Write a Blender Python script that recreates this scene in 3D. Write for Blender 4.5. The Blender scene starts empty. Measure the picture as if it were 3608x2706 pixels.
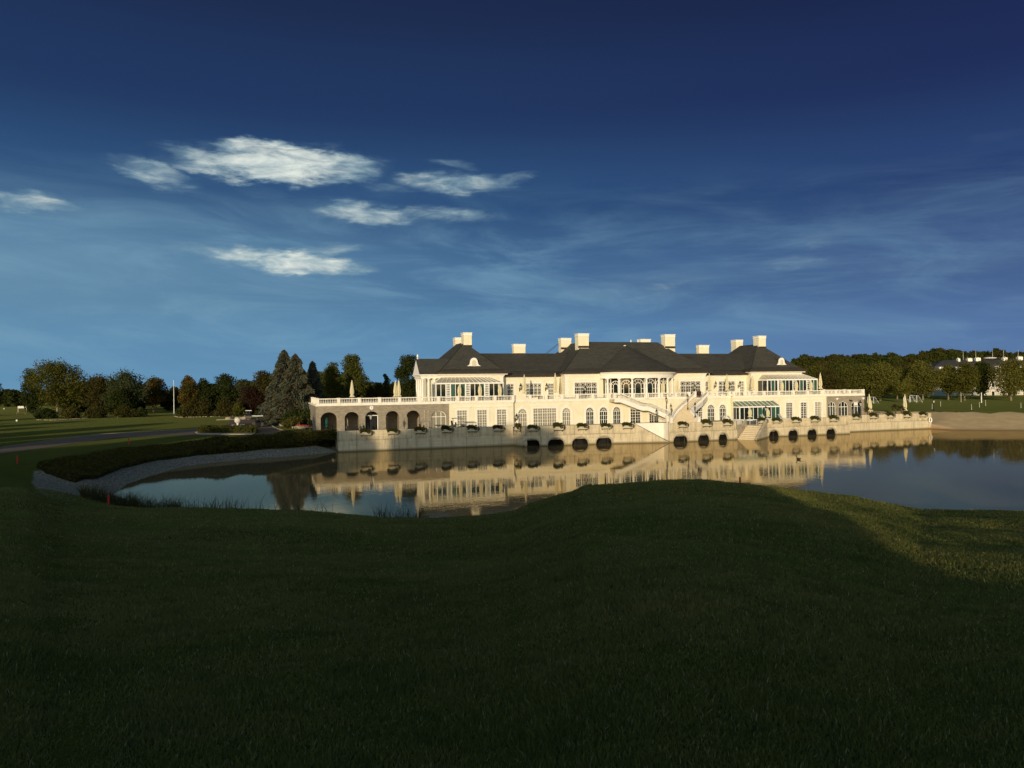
import bpy, math, random
import numpy as np
from math import sin, cos, pi, radians as R, sqrt, atan2
rnd = random.Random(7)
col = bpy.context.scene.collection
sc = bpy.context.scene
# ------------------------------------------------------------------ camera
FPX, HC, PSI, ROLL = 2600.0, 10.3, R(17.7), 0.013
S_, C_ = sin(PSI), cos(PSI)
cd = bpy.data.cameras.new('camera'); cam = bpy.data.objects.new('camera', cd); col.objects.link(cam)
cd.sensor_width = 36.0; cd.lens = FPX/3608*36.0; cd.clip_start = 0.1; cd.clip_end = 9000
from mathutils import Matrix, Vector
F = Vector((S_, C_, 10.0/FPX)).normalized(); Rt = Vector((C_, -S_, -ROLL))
Rt = (Rt - F*Rt.dot(F)).normalized(); Up = Rt.cross(F).normalized()
m = Matrix((Rt, Up, -F)).transposed().to_4x4(); m.translation = (0, 0, HC); cam.matrix_world = m
sc.camera = cam
# ------------------------------------------------------------------ sun and sky
SUN_AZ, SUN_EL = R(31), R(8.0)       # light travels towards (sin az, cos az)
sd = bpy.data.lights.new('sun', 'SUN'); sun = bpy.data.objects.new('sun', sd); col.objects.link(sun)
sd.energy = 3.6; sd.angle = R(0.6); sd.color = (1.0, 0.825, 0.565)
trav = Vector((sin(SUN_AZ)*cos(SUN_EL), cos(SUN_AZ)*cos(SUN_EL), -sin(SUN_EL)))
sun.rotation_euler = trav.to_track_quat('-Z', 'Y').to_euler()
w = bpy.data.worlds.new('World'); sc.world = w; w.use_nodes = True
nt = w.node_tree; nt.nodes.clear()
def N(t, **k):
    n = nt.nodes.new(t)
    for a, b in k.items(): setattr(n, a, b)
    return n
def LK(a, b): nt.links.new(a, b)
def setin(n, i, v):
    if hasattr(v, 'bl_idname') or hasattr(v, 'is_linked'): LK(v, n.inputs[i])
    else: n.inputs[i].default_value = v
def MA(op, a, b=None, c=None, clamp=False):
    n = N('ShaderNodeMath', operation=op); n.use_clamp = clamp
    setin(n, 0, a)
    if b is not None: setin(n, 1, b)
    if c is not None: setin(n, 2, c)
    return n.outputs[0]
def SS(x, lo, hi):
    n = N('ShaderNodeMapRange', interpolation_type='SMOOTHSTEP'); setin(n, 0, x); setin(n, 1, lo); setin(n, 2, hi)
    return n.outputs[0]
def MIXC(f, a, b, mode='MIX'):
    n = N('ShaderNodeMix', data_type='RGBA', blend_type=mode); setin(n, 0, f); setin(n, 6, a); setin(n, 7, b); return n.outputs[2]
def world_sky():
    tc = N('ShaderNodeTexCoord'); sp = N('ShaderNodeSeparateXYZ'); LK(tc.outputs['Generated'], sp.inputs[0])
    x, y, z = sp.outputs
    az = MA('MULTIPLY', MA('ARCTAN2', x, y), 57.2958); el = MA('MULTIPLY', MA('ARCSINE', z), 57.2958)
    sky = N('ShaderNodeTexSky', sky_type='NISHITA'); sky.sun_disc = False
    sky.sun_elevation = SUN_EL; sky.sun_rotation = SUN_AZ + pi; sky.altitude = 200; sky.air_density = 1; sky.dust_density = 0.6; sky.ozone_density = 1.5
    rp = N('ShaderNodeValToRGB'); cr = rp.color_ramp; cr.interpolation = 'EASE'
    LK(MA('DIVIDE', el, 90.0), rp.inputs[0])
    pts = [(0.0, (.125,.285,.455)), (.035, (.108,.258,.435)), (.09, (.064,.160,.308)), (.16, (.027,.080,.195)), (.235, (.016,.039,.115)), (.31, (.012,.025,.076)), (1, (.012,.022,.06))]
    cr.elements[0].position = 0; cr.elements[0].color = pts[0][1]+(1,); cr.elements[1].position = 1; cr.elements[1].color = pts[-1][1]+(1,)
    for p, c in pts[1:-1]:
        e = cr.elements.new(p); e.color = c+(1,)
    base = rp.outputs[0]
    # darker, more violet towards the right, paler towards the left
    rg = SS(az, 5.0, 60.0)
    base = MIXC(rg, base, MIXC(1.0, base, (.84,.66,.82,1), 'MULTIPLY'))
    # thin high veils
    def noise(vec, scale, detail=6, rough=.55, dist=0):
        n = N('ShaderNodeTexNoise'); n.inputs['Scale'].default_value = scale; n.inputs['Detail'].default_value = detail
        n.inputs['Roughness'].default_value = rough; n.inputs['Distortion'].default_value = dist; LK(vec, n.inputs['Vector']); return n.outputs['Fac']
    cb = N('ShaderNodeCombineXYZ'); LK(MA('MULTIPLY', az, .035), cb.inputs[0]); LK(MA('MULTIPLY', MA('ADD', el, MA('MULTIPLY', az, .06)), .16), cb.inputs[1])
    veil = SS(noise(cb.outputs[0], 2.2, 8, .62, .6), .40, .74)
    lowb = MA('MULTIPLY', SS(el, 0.0, 4.0), MA('SUBTRACT', 1.0, SS(el, 8.0, 17.0)))
    left = MA('SUBTRACT', 1.15, MA('MULTIPLY', SS(az, -12.0, 50.0), .7))
    veil = MA('MULTIPLY', MA('MULTIPLY', veil, lowb), MA('MULTIPLY', left, .62))
    base = MIXC(veil, base, (.21,.39,.52,1))
    # broad pale glow of thin cloud low at the left
    gl = MA('MULTIPLY', MA('SUBTRACT', 1.0, SS(MA('ABSOLUTE', MA('SUBTRACT', el, 8.0)), 0.0, 8.0)), MA('SUBTRACT', 1.0, SS(az, -20.0, 22.0)))
    base = MIXC(MA('MULTIPLY', gl, .8), base, (.140,.285,.415,1))
    cb1 = N('ShaderNodeCombineXYZ'); LK(MA('MULTIPLY', az, .012), cb1.inputs[0]); LK(MA('MULTIPLY', el, .12), cb1.inputs[1])
    cir = SS(noise(cb1.outputs[0], 3.2, 9, .65, .8), .48, .78)
    cir = MA('MULTIPLY', cir, MA('SUBTRACT', 1.0, SS(el, 7.0, 18.0)))
    base = MIXC(MA('MULTIPLY', cir, .24), base, (.22,.38,.48,1))
    # the clouds: (image u, v, half width px, half height px, density, slope)
    cl = [(985,578,315,60,1.32,-.02),(545,605,125,44,.95,.12),(440,575,90,14,.6,.25),(1600,645,170,36,.95,.03),(1290,752,160,36,1.05,.05),(1560,755,170,24,.8,.02),
          (1030,925,240,36,1.3,.05),(1130,885,120,22,.9,-.15),(700,875,110,18,.65,.05),(990,945,140,16,.85,0),(760,886,130,20,.80,.03),(110,716,150,28,1.0,-.02),(1360,660,90,14,.5,.04),
          (1780,635,110,18,.7,-.2),(1600,580,80,13,.65,.15),(2790,925,120,24,.6,0),(2880,850,100,24,.5,0),(930,680,90,16,.40,.05),(1060,745,80,14,.35,.1),
          (2250,1030,240,50,.5,-.05),(2400,690,200,22,.28,-.1),(3500,480,80,14,.25,0),(3500,990,60,10,.25,0),(1110,520,60,14,.35,.2),(280,700,60,12,.3,.25)]
    cbn = N('ShaderNodeCombineXYZ'); LK(MA('MULTIPLY', az, .085), cbn.inputs[0]); LK(MA('MULTIPLY', el, .30), cbn.inputs[1])
    n1 = noise(cbn.outputs[0], 4.6, 9, .60, .5); n2 = noise(cbn.outputs[0], 3.0, 4, .55, 0)
    wx = MA('MULTIPLY', MA('SUBTRACT', n2, .5), 7.0); wy = MA('MULTIPLY', MA('SUBTRACT', noise(cbn.outputs[0], 3.7, 4, .6, 0), .5), 3.0)
    dens = None
    for (u, v, hw, hh, dn, sl) in cl:
        a, b = (u-1804-ROLL*(v-1353))/FPX, (v-1353+ROLL*(u-1804)-10)/FPX
        dx, dy, dz = S_+a*C_, C_-a*S_, -b
        caz = math.degrees(atan2(dx, dy)); cel = math.degrees(atan2(dz, sqrt(dx*dx+dy*dy)))
        kx = math.degrees(hw/FPX)*cos(math.atan(a))**2/1.0; ky = math.degrees(hh/FPX)*.93
        ddx = MA('ADD', MA('SUBTRACT', az, caz), MA('MULTIPLY', wx, .55)); ddy = MA('ADD', MA('SUBTRACT', el, cel), MA('MULTIPLY', wy, min(1, ky/1.2)*.9))
        ddy = MA('ADD', ddy, MA('MULTIPLY', ddx, sl))
        q = MA('ADD', MA('POWER', MA('DIVIDE', MA('ABSOLUTE', ddx), kx), 2.0), MA('POWER', MA('DIVIDE', MA('ABSOLUTE', ddy), ky), 2.0))
        f = MA('MULTIPLY', MA('SUBTRACT', 1.0, SS(q, 0.0, 2.6)), dn)
        dens = f if dens is None else MA('MAXIMUM', dens, f)
    edge = MA('ADD', MA('SUBTRACT', dens, .46), MA('MULTIPLY', MA('SUBTRACT', n1, .5), 1.55))
    mask = MA('MULTIPLY', SS(edge, -.32, 1.12), SS(dens, 0.0, .8))
    soft = MA('MULTIPLY', SS(dens, .05, 1.0), .17)
    mask = MA('MAXIMUM', mask, soft)
    cc = MIXC(SS(MA('ADD', edge, MA('MULTIPLY', MA('SUBTRACT', n2, .5), 1.2)), .15, 1.25), (.24,.38,.45,1), (.76,.81,.74,1))
    base = MIXC(mask, base, cc)
    # bright air round the low sun behind the camera comes from the physical sky
    sx, sy, sz = -trav.x, -trav.y, -trav.z
    dt = MA('ADD', MA('ADD', MA('MULTIPLY', x, sx), MA('MULTIPLY', y, sy)), MA('MULTIPLY', z, sz))
    back = SS(dt, -.1, .8)
    bg1 = N('ShaderNodeBackground'); LK(base, bg1.inputs[0]); bg1.inputs[1].default_value = 1.0
    bg2 = N('ShaderNodeBackground'); LK(sky.outputs[0], bg2.inputs[0]); bg2.inputs[1].default_value = 0.21
    mx = N('ShaderNodeMixShader'); LK(back, mx.inputs[0]); LK(bg1.outputs[0], mx.inputs[1]); LK(bg2.outputs[0], mx.inputs[2])
    out = N('ShaderNodeOutputWorld'); LK(mx.outputs[0], out.inputs[0])
world_sky()
sc.view_settings.view_transform = 'Standard'; sc.view_settings.look = 'None'; sc.view_settings.exposure = 0; sc.view_settings.gamma = 1
sc.render.engine = 'CYCLES'; sc.cycles.max_bounces = 6; sc.cycles.transparent_max_bounces = 6; sc.cycles.sample_clamp_indirect = 3

# ------------------------------------------------------------------ survey helpers: sight line -> point in the world
def ray(u, v): return (u-1804-ROLL*(v-1353))/FPX, (v-1353+ROLL*(u-1804)-10)/FPX
def PZ(u, v, z=0.0):
    a, b = ray(u, v); d = (HC-z)/b; return (d*S_+a*d*C_, d*C_-a*d*S_, z)
def PY(u, v, Y):
    a, b = ray(u, v); t = Y/(C_-a*S_); return (t*(S_+a*C_), Y, HC-t*b)
def PD(u, v, d):
    a, b = ray(u, v); return (d*S_+a*d*C_, d*C_-a*d*S_, HC-d*b)
# ------------------------------------------------------------------ materials
MATS = {}
def mat(name, base=(.5,.5,.5), rough=.8, var=.12, scale=2.0, metallic=0, spec=.3, bump=0, bscale=20, ior=1.45, vec='Object', stretch=(1,1,1), c2=None):
    if name in MATS: return MATS[name]
    m = bpy.data.materials.new(name); m.use_nodes = True; t = m.node_tree; b = t.nodes['Principled BSDF']
    b.inputs['Roughness'].default_value = rough; b.inputs['Metallic'].default_value = metallic
    b.inputs['Specular IOR Level'].default_value = spec; b.inputs['IOR'].default_value = ior
    tc = t.nodes.new('ShaderNodeTexCoord'); mp = t.nodes.new('ShaderNodeMapping'); mp.inputs['Scale'].default_value = stretch
    t.links.new(tc.outputs[vec], mp.inputs[0])
    n = t.nodes.new('ShaderNodeTexNoise'); n.inputs['Scale'].default_value = scale; n.inputs['Detail'].default_value = 6; n.inputs['Roughness'].default_value = .65
    t.links.new(mp.outputs[0], n.inputs['Vector'])
    mr = t.nodes.new('ShaderNodeMapRange'); mr.inputs[1].default_value = .3; mr.inputs[2].default_value = .7; t.links.new(n.outputs['Fac'], mr.inputs[0])
    mx = t.nodes.new('ShaderNodeMix'); mx.data_type = 'RGBA'; t.links.new(mr.outputs[0], mx.inputs[0])
    c2 = c2 or tuple(min(1, c*(1+var)) for c in base); c1 = tuple(c*(1-var) for c in base)
    mx.inputs[6].default_value = c1+(1,); mx.inputs[7].default_value = c2+(1,)
    t.links.new(mx.outputs[2], b.inputs['Base Color'])
    if bump:
        n2 = t.nodes.new('ShaderNodeTexNoise'); n2.inputs['Scale'].default_value = bscale; n2.inputs['Detail'].default_value = 4; t.links.new(mp.outputs[0], n2.inputs['Vector'])
        bp = t.nodes.new('ShaderNodeBump'); bp.inputs['Strength'].default_value = bump; bp.inputs['Distance'].default_value = .05
        t.links.new(n2.outputs['Fac'], bp.inputs['Height']); t.links.new(bp.outputs[0], b.inputs['Normal'])
    m['mixnode'] = mx.name; MATS[name] = m; return m
class NT:
    """small node helper on a material"""
    def __init__(s, m): s.t = m.node_tree; s.b = s.t.nodes['Principled BSDF']
    def n(s, ty, **k):
        q = s.t.nodes.new(ty)
        for a, v in k.items(): setattr(q, a, v)
        return q
    def l(s, a, b): s.t.links.new(a, b)
    def noise(s, vec, scale, detail=5, rough=.6):
        q = s.n('ShaderNodeTexNoise'); q.inputs['Scale'].default_value = scale; q.inputs['Detail'].default_value = detail; q.inputs['Roughness'].default_value = rough
        s.l(vec, q.inputs['Vector']); return q.outputs['Fac']
    def mapr(s, v, a, b, c=0, d=1):
        q = s.n('ShaderNodeMapRange'); s.l(v, q.inputs[0]); q.inputs[1].default_value = a; q.inputs[2].default_value = b; q.inputs[3].default_value = c; q.inputs[4].default_value = d; return q.outputs[0]
    def mix(s, f, a, b, mode='MIX'):
        q = s.n('ShaderNodeMix', data_type='RGBA', blend_type=mode)
        for i, v in ((0, f), (6, a), (7, b)):
            if hasattr(v, 'is_linked'): s.l(v, q.inputs[i])
            else: q.inputs[i].default_value = v if i == 0 else (v+(1,) if len(v) == 3 else v)
        return q.outputs[2]
    def coord(s, scale=(1,1,1), kind='Object'):
        tc = s.n('ShaderNodeTexCoord'); mp = s.n('ShaderNodeMapping'); mp.inputs['Scale'].default_value = scale; s.l(tc.outputs[kind], mp.inputs[0]); return mp.outputs[0]
    def pos(s, scale=(1,1,1)):
        tc = s.n('ShaderNodeNewGeometry'); mp = s.n('ShaderNodeMapping'); mp.inputs['Scale'].default_value = scale; s.l(tc.outputs['Position'], mp.inputs[0]); return mp.outputs[0]
    def bump(s, h, st=.3, dist=.05):
        bp = s.n('ShaderNodeBump'); bp.inputs['Strength'].default_value = st; bp.inputs['Distance'].default_value = dist; s.l(h, bp.inputs['Height']); s.l(bp.outputs[0], s.b.inputs['Normal'])
def newmat(name, rough=.8, spec=.3):
    m = bpy.data.materials.new(name); m.use_nodes = True; b = m.node_tree.nodes['Principled BSDF']
    b.inputs['Roughness'].default_value = rough; b.inputs['Specular IOR Level'].default_value = spec; MATS[name] = m; return m, NT(m)
def m_render():
    m, k = newmat('cream_render', .85)
    c = k.pos(); big = k.noise(c, .45, 6, .7); fine = k.noise(c, 7, 4); st = k.noise(k.pos((2.5, 2.5, .25)), 1.2, 5)
    a = k.mix(k.mapr(big, .3, .7), (.72,.645,.45), (.83,.755,.56)); a = k.mix(k.mapr(st, .50, .78, 0, .5), a, (.60,.50,.33)); k.l(a, k.b.inputs['Base Color']); k.bump(fine, .15, .02)
def m_stone():
    m, k = newmat('rubble_stone', .9)
    g = k.n('ShaderNodeNewGeometry'); sp = k.n('ShaderNodeSeparateXYZ'); k.l(g.outputs['Position'], sp.inputs[0])
    ad = k.n('ShaderNodeMath', operation='ADD'); k.l(sp.outputs[0], ad.inputs[0]); k.l(sp.outputs[1], ad.inputs[1])
    cb = k.n('ShaderNodeCombineXYZ'); k.l(ad.outputs[0], cb.inputs[0]); k.l(sp.outputs[2], cb.inputs[1])
    br = k.n('ShaderNodeTexBrick'); br.inputs['Scale'].default_value = 1; br.inputs['Brick Width'].default_value = .5; br.inputs['Row Height'].default_value = .19; br.inputs['Mortar Size'].default_value = .02
    br.inputs['Color1'].default_value = (.36,.29,.19,1); br.inputs['Color2'].default_value = (.21,.175,.125,1); br.inputs['Mortar'].default_value = (.30,.27,.21,1); br.inputs['Bias'].default_value = -.1
    k.l(cb.outputs[0], br.inputs['Vector']); n = k.noise(g.outputs['Position'], 1.1, 6); a = k.mix(k.mapr(n, .3, .72, 0, .5), br.outputs['Color'], (.19,.165,.13)); k.l(a, k.b.inputs['Base Color'])
    k.bump(br.outputs['Fac'], -.5, .03)
def m_slate():
    m, k = newmat('slate_roof', .75, .12)
    g = k.n('ShaderNodeNewGeometry'); sp = k.n('ShaderNodeSeparateXYZ'); k.l(g.outputs['Position'], sp.inputs[0])
    ad = k.n('ShaderNodeMath', operation='ADD'); k.l(sp.outputs[0], ad.inputs[0]); k.l(sp.outputs[1], ad.inputs[1])
    cb = k.n('ShaderNodeCombineXYZ'); k.l(ad.outputs[0], cb.inputs[0]); k.l(sp.outputs[2], cb.inputs[1])
    br = k.n('ShaderNodeTexBrick'); br.inputs['Scale'].default_value = 1; br.inputs['Brick Width'].default_value = .55; br.inputs['Row Height'].default_value = .16; br.inputs['Mortar Size'].default_value = .012
    br.inputs['Color1'].default_value = (.064,.062,.051,1); br.inputs['Color2'].default_value = (.044,.043,.037,1); br.inputs['Mortar'].default_value = (.014,.013,.010,1)
    k.l(cb.outputs[0], br.inputs['Vector']); n = k.noise(k.pos((.35,.35,1.6)), 1.6, 6); a = k.mix(k.mapr(n, .35, .7, 0, .55), br.outputs['Color'], (.082,.077,.060)); k.l(a, k.b.inputs['Base Color'])
    k.bump(br.outputs['Fac'], -.4, .02)
def m_quay():
    m, k = newmat('quay_concrete', .9)
    p = k.pos(); big = k.noise(p, .5, 6); streak = k.noise(k.pos((1.6, 1.6, .16)), 1.5, 6, .7); band = k.noise(k.pos((.12,.12,3.2)), 1.4, 5, .6); fine = k.noise(p, 9, 4)
    a = k.mix(k.mapr(big, .3, .7), (.52,.43,.275), (.67,.565,.375)); a = k.mix(k.mapr(streak, .48, .72, 0, .75), a, (.27,.215,.13))
    a = k.mix(k.mapr(band, .52, .72, 0, .5), a, (.33,.26,.15))
    g = k.n('ShaderNodeNewGeometry'); sp = k.n('ShaderNodeSeparateXYZ'); k.l(g.outputs['Position'], sp.inputs[0])
    wet = k.mapr(sp.outputs[2], .40, .05, 0, .9); a = k.mix(wet, a, (.13,.105,.045))
    led = k.mapr(sp.outputs[2], 1.62, 1.95, 0, .4); led2 = k.mapr(sp.outputs[2], 2.5, 1.95, 0, 1)
    mu = k.n('ShaderNodeMath', operation='MULTIPLY'); k.l(led, mu.inputs[0]); k.l(led2, mu.inputs[1]); mm = k.n('ShaderNodeMath', operation='MULTIPLY'); k.l(mu.outputs[0], mm.inputs[0]); k.l(k.mapr(streak, .35, .6), mm.inputs[1])
    a = k.mix(mm.outputs[0], a, (.24,.19,.11))
    k.l(a, k.b.inputs['Base Color']); k.bump(fine, .25, .03)
def m_water():
    m = bpy.data.materials.new('pond_water'); m.use_nodes = True; MATS['pond_water'] = m; k = NT(m)
    p = k.pos((1, 1.0, 1)); n1 = k.noise(p, .55, 3, .5); n2 = k.noise(k.pos((.9, 1.6, 1)), 1.9, 3, .5); reg = k.noise(k.pos((.5,1.0,1)), .045, 3, .5)
    ad = k.n('ShaderNodeMath', operation='MULTIPLY_ADD'); k.l(n2, ad.inputs[0]); ad.inputs[1].default_value = .5; k.l(n1, ad.inputs[2])
    mu = k.n('ShaderNodeMath', operation='MULTIPLY'); k.l(ad.outputs[0], mu.inputs[0]); k.l(k.mapr(reg, .38, .62, .3, 1.3), mu.inputs[1])
    bp = k.n('ShaderNodeBump'); bp.inputs['Strength'].default_value = .5; bp.inputs['Distance'].default_value = .011; k.l(mu.outputs[0], bp.inputs['Height'])
    k.t.nodes.remove(k.b); df = k.n('ShaderNodeBsdfDiffuse'); df.inputs[0].default_value = (.20,.150,.070,1)
    gl = k.n('ShaderNodeBsdfGlossy'); gl.inputs['Roughness'].default_value = .018; gl.inputs['Color'].default_value = (.84,.74,.54,1); k.l(bp.outputs[0], gl.inputs['Normal'])
    fr = k.n('ShaderNodeFresnel'); fr.inputs[0].default_value = 1.36; k.l(bp.outputs[0], fr.inputs['Normal']); mx = k.n('ShaderNodeMixShader'); k.l(fr.outputs[0], mx.inputs[0]); k.l(df.outputs[0], mx.inputs[1]); k.l(gl.outputs[0], mx.inputs[2]); k.l(mx.outputs[0], k.t.nodes['Material Output'].inputs[0])
def m_leaf(name, ca, cb_, cc, transl=.35, sc_=.35):
    m = bpy.data.materials.new(name); m.use_nodes = True; k = NT(m); MATS[name] = m
    g = k.n('ShaderNodeNewGeometry'); oi = k.n('ShaderNodeObjectInfo')
    n = k.noise(g.outputs['Position'], sc_, 3, .5)
    a = k.mix(k.mapr(g.outputs['Random Per Island'], 0, 1), ca, cb_); a = k.mix(k.mapr(n, .42, .66, 0, .8), a, cc)
    a = k.mix(k.mapr(oi.outputs['Random'], 0, 1, 0, .45), a, k.mix(1.0, a, (1.22,1.05,.75), 'MULTIPLY'))
    k.t.nodes.remove(k.b); d = k.n('ShaderNodeBsdfDiffuse'); tr = k.n('ShaderNodeBsdfTranslucent'); mx = k.n('ShaderNodeMixShader'); mx.inputs[0].default_value = transl
    k.l(a, d.inputs[0]); k.l(a, tr.inputs[0]); k.l(d.outputs[0], mx.inputs[1]); k.l(tr.outputs[0], mx.inputs[2]); k.l(mx.outputs[0], k.t.nodes['Material Output'].inputs[0])
def m_ground():
    m, k = newmat('ground_cover', .95, .0); k.b.inputs['Sheen Weight'].default_value = .10; k.b.inputs['Sheen Roughness'].default_value = .5; k.b.inputs['Sheen Tint'].default_value = (.55,.60,.20,1)
    p = k.pos(); at = k.n('ShaderNodeAttribute', attribute_name='cover'); sp = k.n('ShaderNodeSeparateColor'); k.l(at.outputs['Color'], sp.inputs[0])
    nb = k.noise(p, .11, 4); nm = k.noise(p, 1.3, 5); nf = k.noise(p, 14, 4, .7); nn = k.noise(k.pos((1,1,1)), .45, 4)
    g = k.mix(k.mapr(nb, .3, .7), (.056,.072,.010), (.082,.090,.013)); g = k.mix(k.mapr(nn, .45, .72, 0, .6), g, (.095,.090,.018)); g = k.mix(k.mapr(nm, .5, .75, 0, .55), g, (.044,.062,.009)); g = k.mix(k.mapr(nf, .45, .75, 0, .65), g, (.022,.034,.009))
    vo = k.n('ShaderNodeTexVoronoi'); vo.inputs['Scale'].default_value = 4.5; k.l(p, vo.inputs['Vector'])
    gv = k.mix(k.mapr(vo.outputs['Distance'], .1, .6), (.56,.50,.40), (.20,.175,.135)); bl = k.n('ShaderNodeMix', data_type='RGBA', blend_type='MULTIPLY'); bl.inputs[0].default_value = .35; k.l(gv, bl.inputs[6]); k.l(vo.outputs['Color'], bl.inputs[7])
    gv = bl.outputs[2]
    sd_ = k.mix(k.mapr(k.noise(k.pos((.3,.3,1)), 1.4, 6), .35, .7), (.47,.32,.18), (.58,.41,.24)); g2 = k.n('ShaderNodeNewGeometry'); sz = k.n('ShaderNodeSeparateXYZ'); k.l(g2.outputs['Position'], sz.inputs[0])
    sd_ = k.mix(k.mapr(sz.outputs[2], .35, .05, 0, .8), sd_, (.20,.12,.07))
    so = k.mix(k.mapr(nm, .3, .7), (.035,.03,.018), (.06,.05,.028))
    a = k.mix(k.mapr(sp.outputs[0], .4, .6), g, gv); a = k.mix(k.mapr(sp.outputs[1], .4, .6), a, sd_); a = k.mix(k.mapr(sp.outputs[2], .4, .6), a, so)
    k.l(a, k.b.inputs['Base Color'])
    h = k.n('ShaderNodeMath', operation='ADD'); k.l(nf, h.inputs[0]); k.l(nm, h.inputs[1]); k.bump(h.outputs[0], .7, .08)
def m_curtain():
    m, k = newmat('curtained_glass', .12, .6)
    wv = k.n('ShaderNodeTexWave', wave_type='BANDS', bands_direction='X'); wv.inputs['Scale'].default_value = 1.6; wv.inputs['Distortion'].default_value = 1.2; k.l(k.pos((1,1,.05)), wv.inputs['Vector'])
    a = k.mix(wv.outputs['Fac'], (.13,.115,.07), (.38,.34,.25)); k.l(a, k.b.inputs['Base Color'])
m_render(); m_stone(); m_slate(); m_quay(); m_water(); m_ground(); m_curtain()
m_leaf('leaf_dark', (.030,.044,.013), (.055,.064,.017), (.036,.050,.014))
m_leaf('leaf_olive', (.075,.082,.018), (.12,.115,.024), (.06,.07,.016))
m_leaf('leaf_orange', (.085,.066,.018), (.15,.095,.024), (.050,.060,.015), sc_=.3)
m_leaf('leaf_brown', (.058,.054,.017), (.078,.064,.020), (.040,.048,.014))
m_leaf('leaf_grey', (.055,.068,.030), (.085,.098,.045), (.045,.058,.022))
m_leaf('leaf_purple', (.038,.020,.018), (.050,.026,.020), (.030,.022,.014))
m_leaf('leaf_spruce', (.045,.060,.044), (.100,.112,.082), (.070,.055,.032), .12, .7)
m_leaf('leaf_hedge', (.055,.066,.017), (.115,.105,.028), (.075,.058,.022), .4, .8)
m_leaf('leaf_bright', (.100,.110,.024), (.155,.150,.034), (.09,.092,.022))
m_leaf('leaf_wood', (.036,.048,.012), (.056,.066,.016), (.044,.050,.014), .3, .06)
def m_grass():
    m = bpy.data.materials.new('grass_blade'); m.use_nodes = True; k = NT(m); MATS['grass_blade'] = m
    g = k.n('ShaderNodeNewGeometry'); p = g.outputs['Position']; r = g.outputs['Random Per Island']
    big = k.noise(p, .16, 4, .6); mid = k.noise(k.pos((.7,1.2,1)), .9, 5, .65); sm = k.noise(p, 3.2, 3, .6)
    a = k.mix(r, (.115,.145,.036), (.24,.245,.060)); a = k.mix(k.mapr(big, .42, .62, 0, .6), a, (.28,.25,.070)); a = k.mix(k.mapr(mid, .50, .66, 0, .5), a, (.085,.125,.034)); a = k.mix(k.mapr(mid, .47, .34, 0, .5), a, (.28,.24,.08))
    a = k.mix(k.mapr(sm, .5, .7, 0, .45), a, (.065,.095,.028)); a = k.mix(k.mapr(r, .965, .97), a, (.42,.36,.17))
    k.t.nodes.remove(k.b); d = k.n('ShaderNodeBsdfDiffuse'); tr = k.n('ShaderNodeBsdfTranslucent'); mx = k.n('ShaderNodeMixShader'); mx.inputs[0].default_value = .5
    k.l(a, d.inputs[0]); k.l(a, tr.inputs[0]); k.l(d.outputs[0], mx.inputs[1]); k.l(tr.outputs[0], mx.inputs[2]); k.l(mx.outputs[0], k.t.nodes['Material Output'].inputs[0])
m_grass()
m_leaf('reed_leaf', (.055,.060,.020), (.095,.085,.030), (.04,.045,.014), .3, .5)
TRIM = mat('white_trim', (.80,.76,.66), .7, .05, 1.5); WHITE = mat('white_paint', (.82,.80,.72), .5, .04, 1)
BALU = mat('cast_stone_white', (.80,.74,.62), .85, .10, 1.2, bump=.1)
GLASS = mat('dark_glass', (.012,.018,.016), .04, .3, .5, spec=.8, ior=1.5); GRN = mat('green_curtain', (.030,.085,.060), .15, .5, 1.4, spec=.7, stretch=(2.2,2.2,.1))
ROOFGLASS = mat('green_roof_glass', (.10,.16,.085), .12, .25, .6, spec=.7); BLIND = mat('blind_under_glass', (.44,.38,.27), .2, .22, 3, spec=.6, stretch=(1,1,.2))
DARKM = mat('dark_metal', (.018,.018,.02), .45, .2, 3, metallic=.3); BROWN = mat('gutter_copper', (.040,.030,.020), .5, .25, 1)
CANVAS = mat('cream_canvas', (.60,.53,.33), .9, .10, 2.5, stretch=(3,3,.4)); CANVASG = mat('green_canvas', (.02,.09,.06), .9, .2, 2)
WOODM = mat('bench_wood', (.20,.13,.07), .7, .25, 3); TERRA = mat('terracotta', (.35,.13,.06), .8, .15, 4); PLANTER = mat('planter_grey', (.50,.45,.32), .8, .12, 3)
RED = mat('red_stake', (.50,.035,.02), .6, .1, 2); PAVE = mat('paving', (.33,.28,.20), .9, .15, 1.2); ASPH = mat('asphalt_path', (.17,.118,.066), .95, .16, .6, bump=.2, bscale=8)
KERB = mat('kerb_stone', (.38,.32,.22), .9, .12, 1.5); BARK = mat('bark', (.085,.062,.040), .95, .3, 3, stretch=(3,3,.6)); BARKL = mat('pale_bark', (.20,.165,.115), .95, .3, 3, stretch=(3,3,.6))
STEP = mat('stair_tread', (.56,.46,.30), .85, .12, 1.5); BLACK = mat('rubber_and_culvert_shade', (.012,.012,.012), .8, .2, 3); SKIN = mat('skin', (.45,.27,.18), .6, .08, 5); HAIR = mat('hair', (.03,.02,.014), .7, .2, 8)
NAVY = mat('dark_cloth', (.02,.022,.03), .9, .2, 4); SHIRT = mat('pale_cloth', (.65,.60,.50), .9, .08, 4); MAROON = mat('maroon_wicker', (.055,.018,.014), .8, .3, 8); PINK = mat('flower_pink', (.50,.07,.07), .8, .4, 30)
PALEF = mat('flower_pale', (.50,.46,.32), .8, .3, 30); ROCK = mat('rock', (.34,.28,.19), .95, .25, 2.5, bump=.4, bscale=4); CARTB = mat('cart_body', (.10,.085,.07), .3, .1, 2, spec=.6); LAMPG = mat('lamp_glass', (.55,.50,.38), .15, .1, 3, spec=.7)
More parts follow.
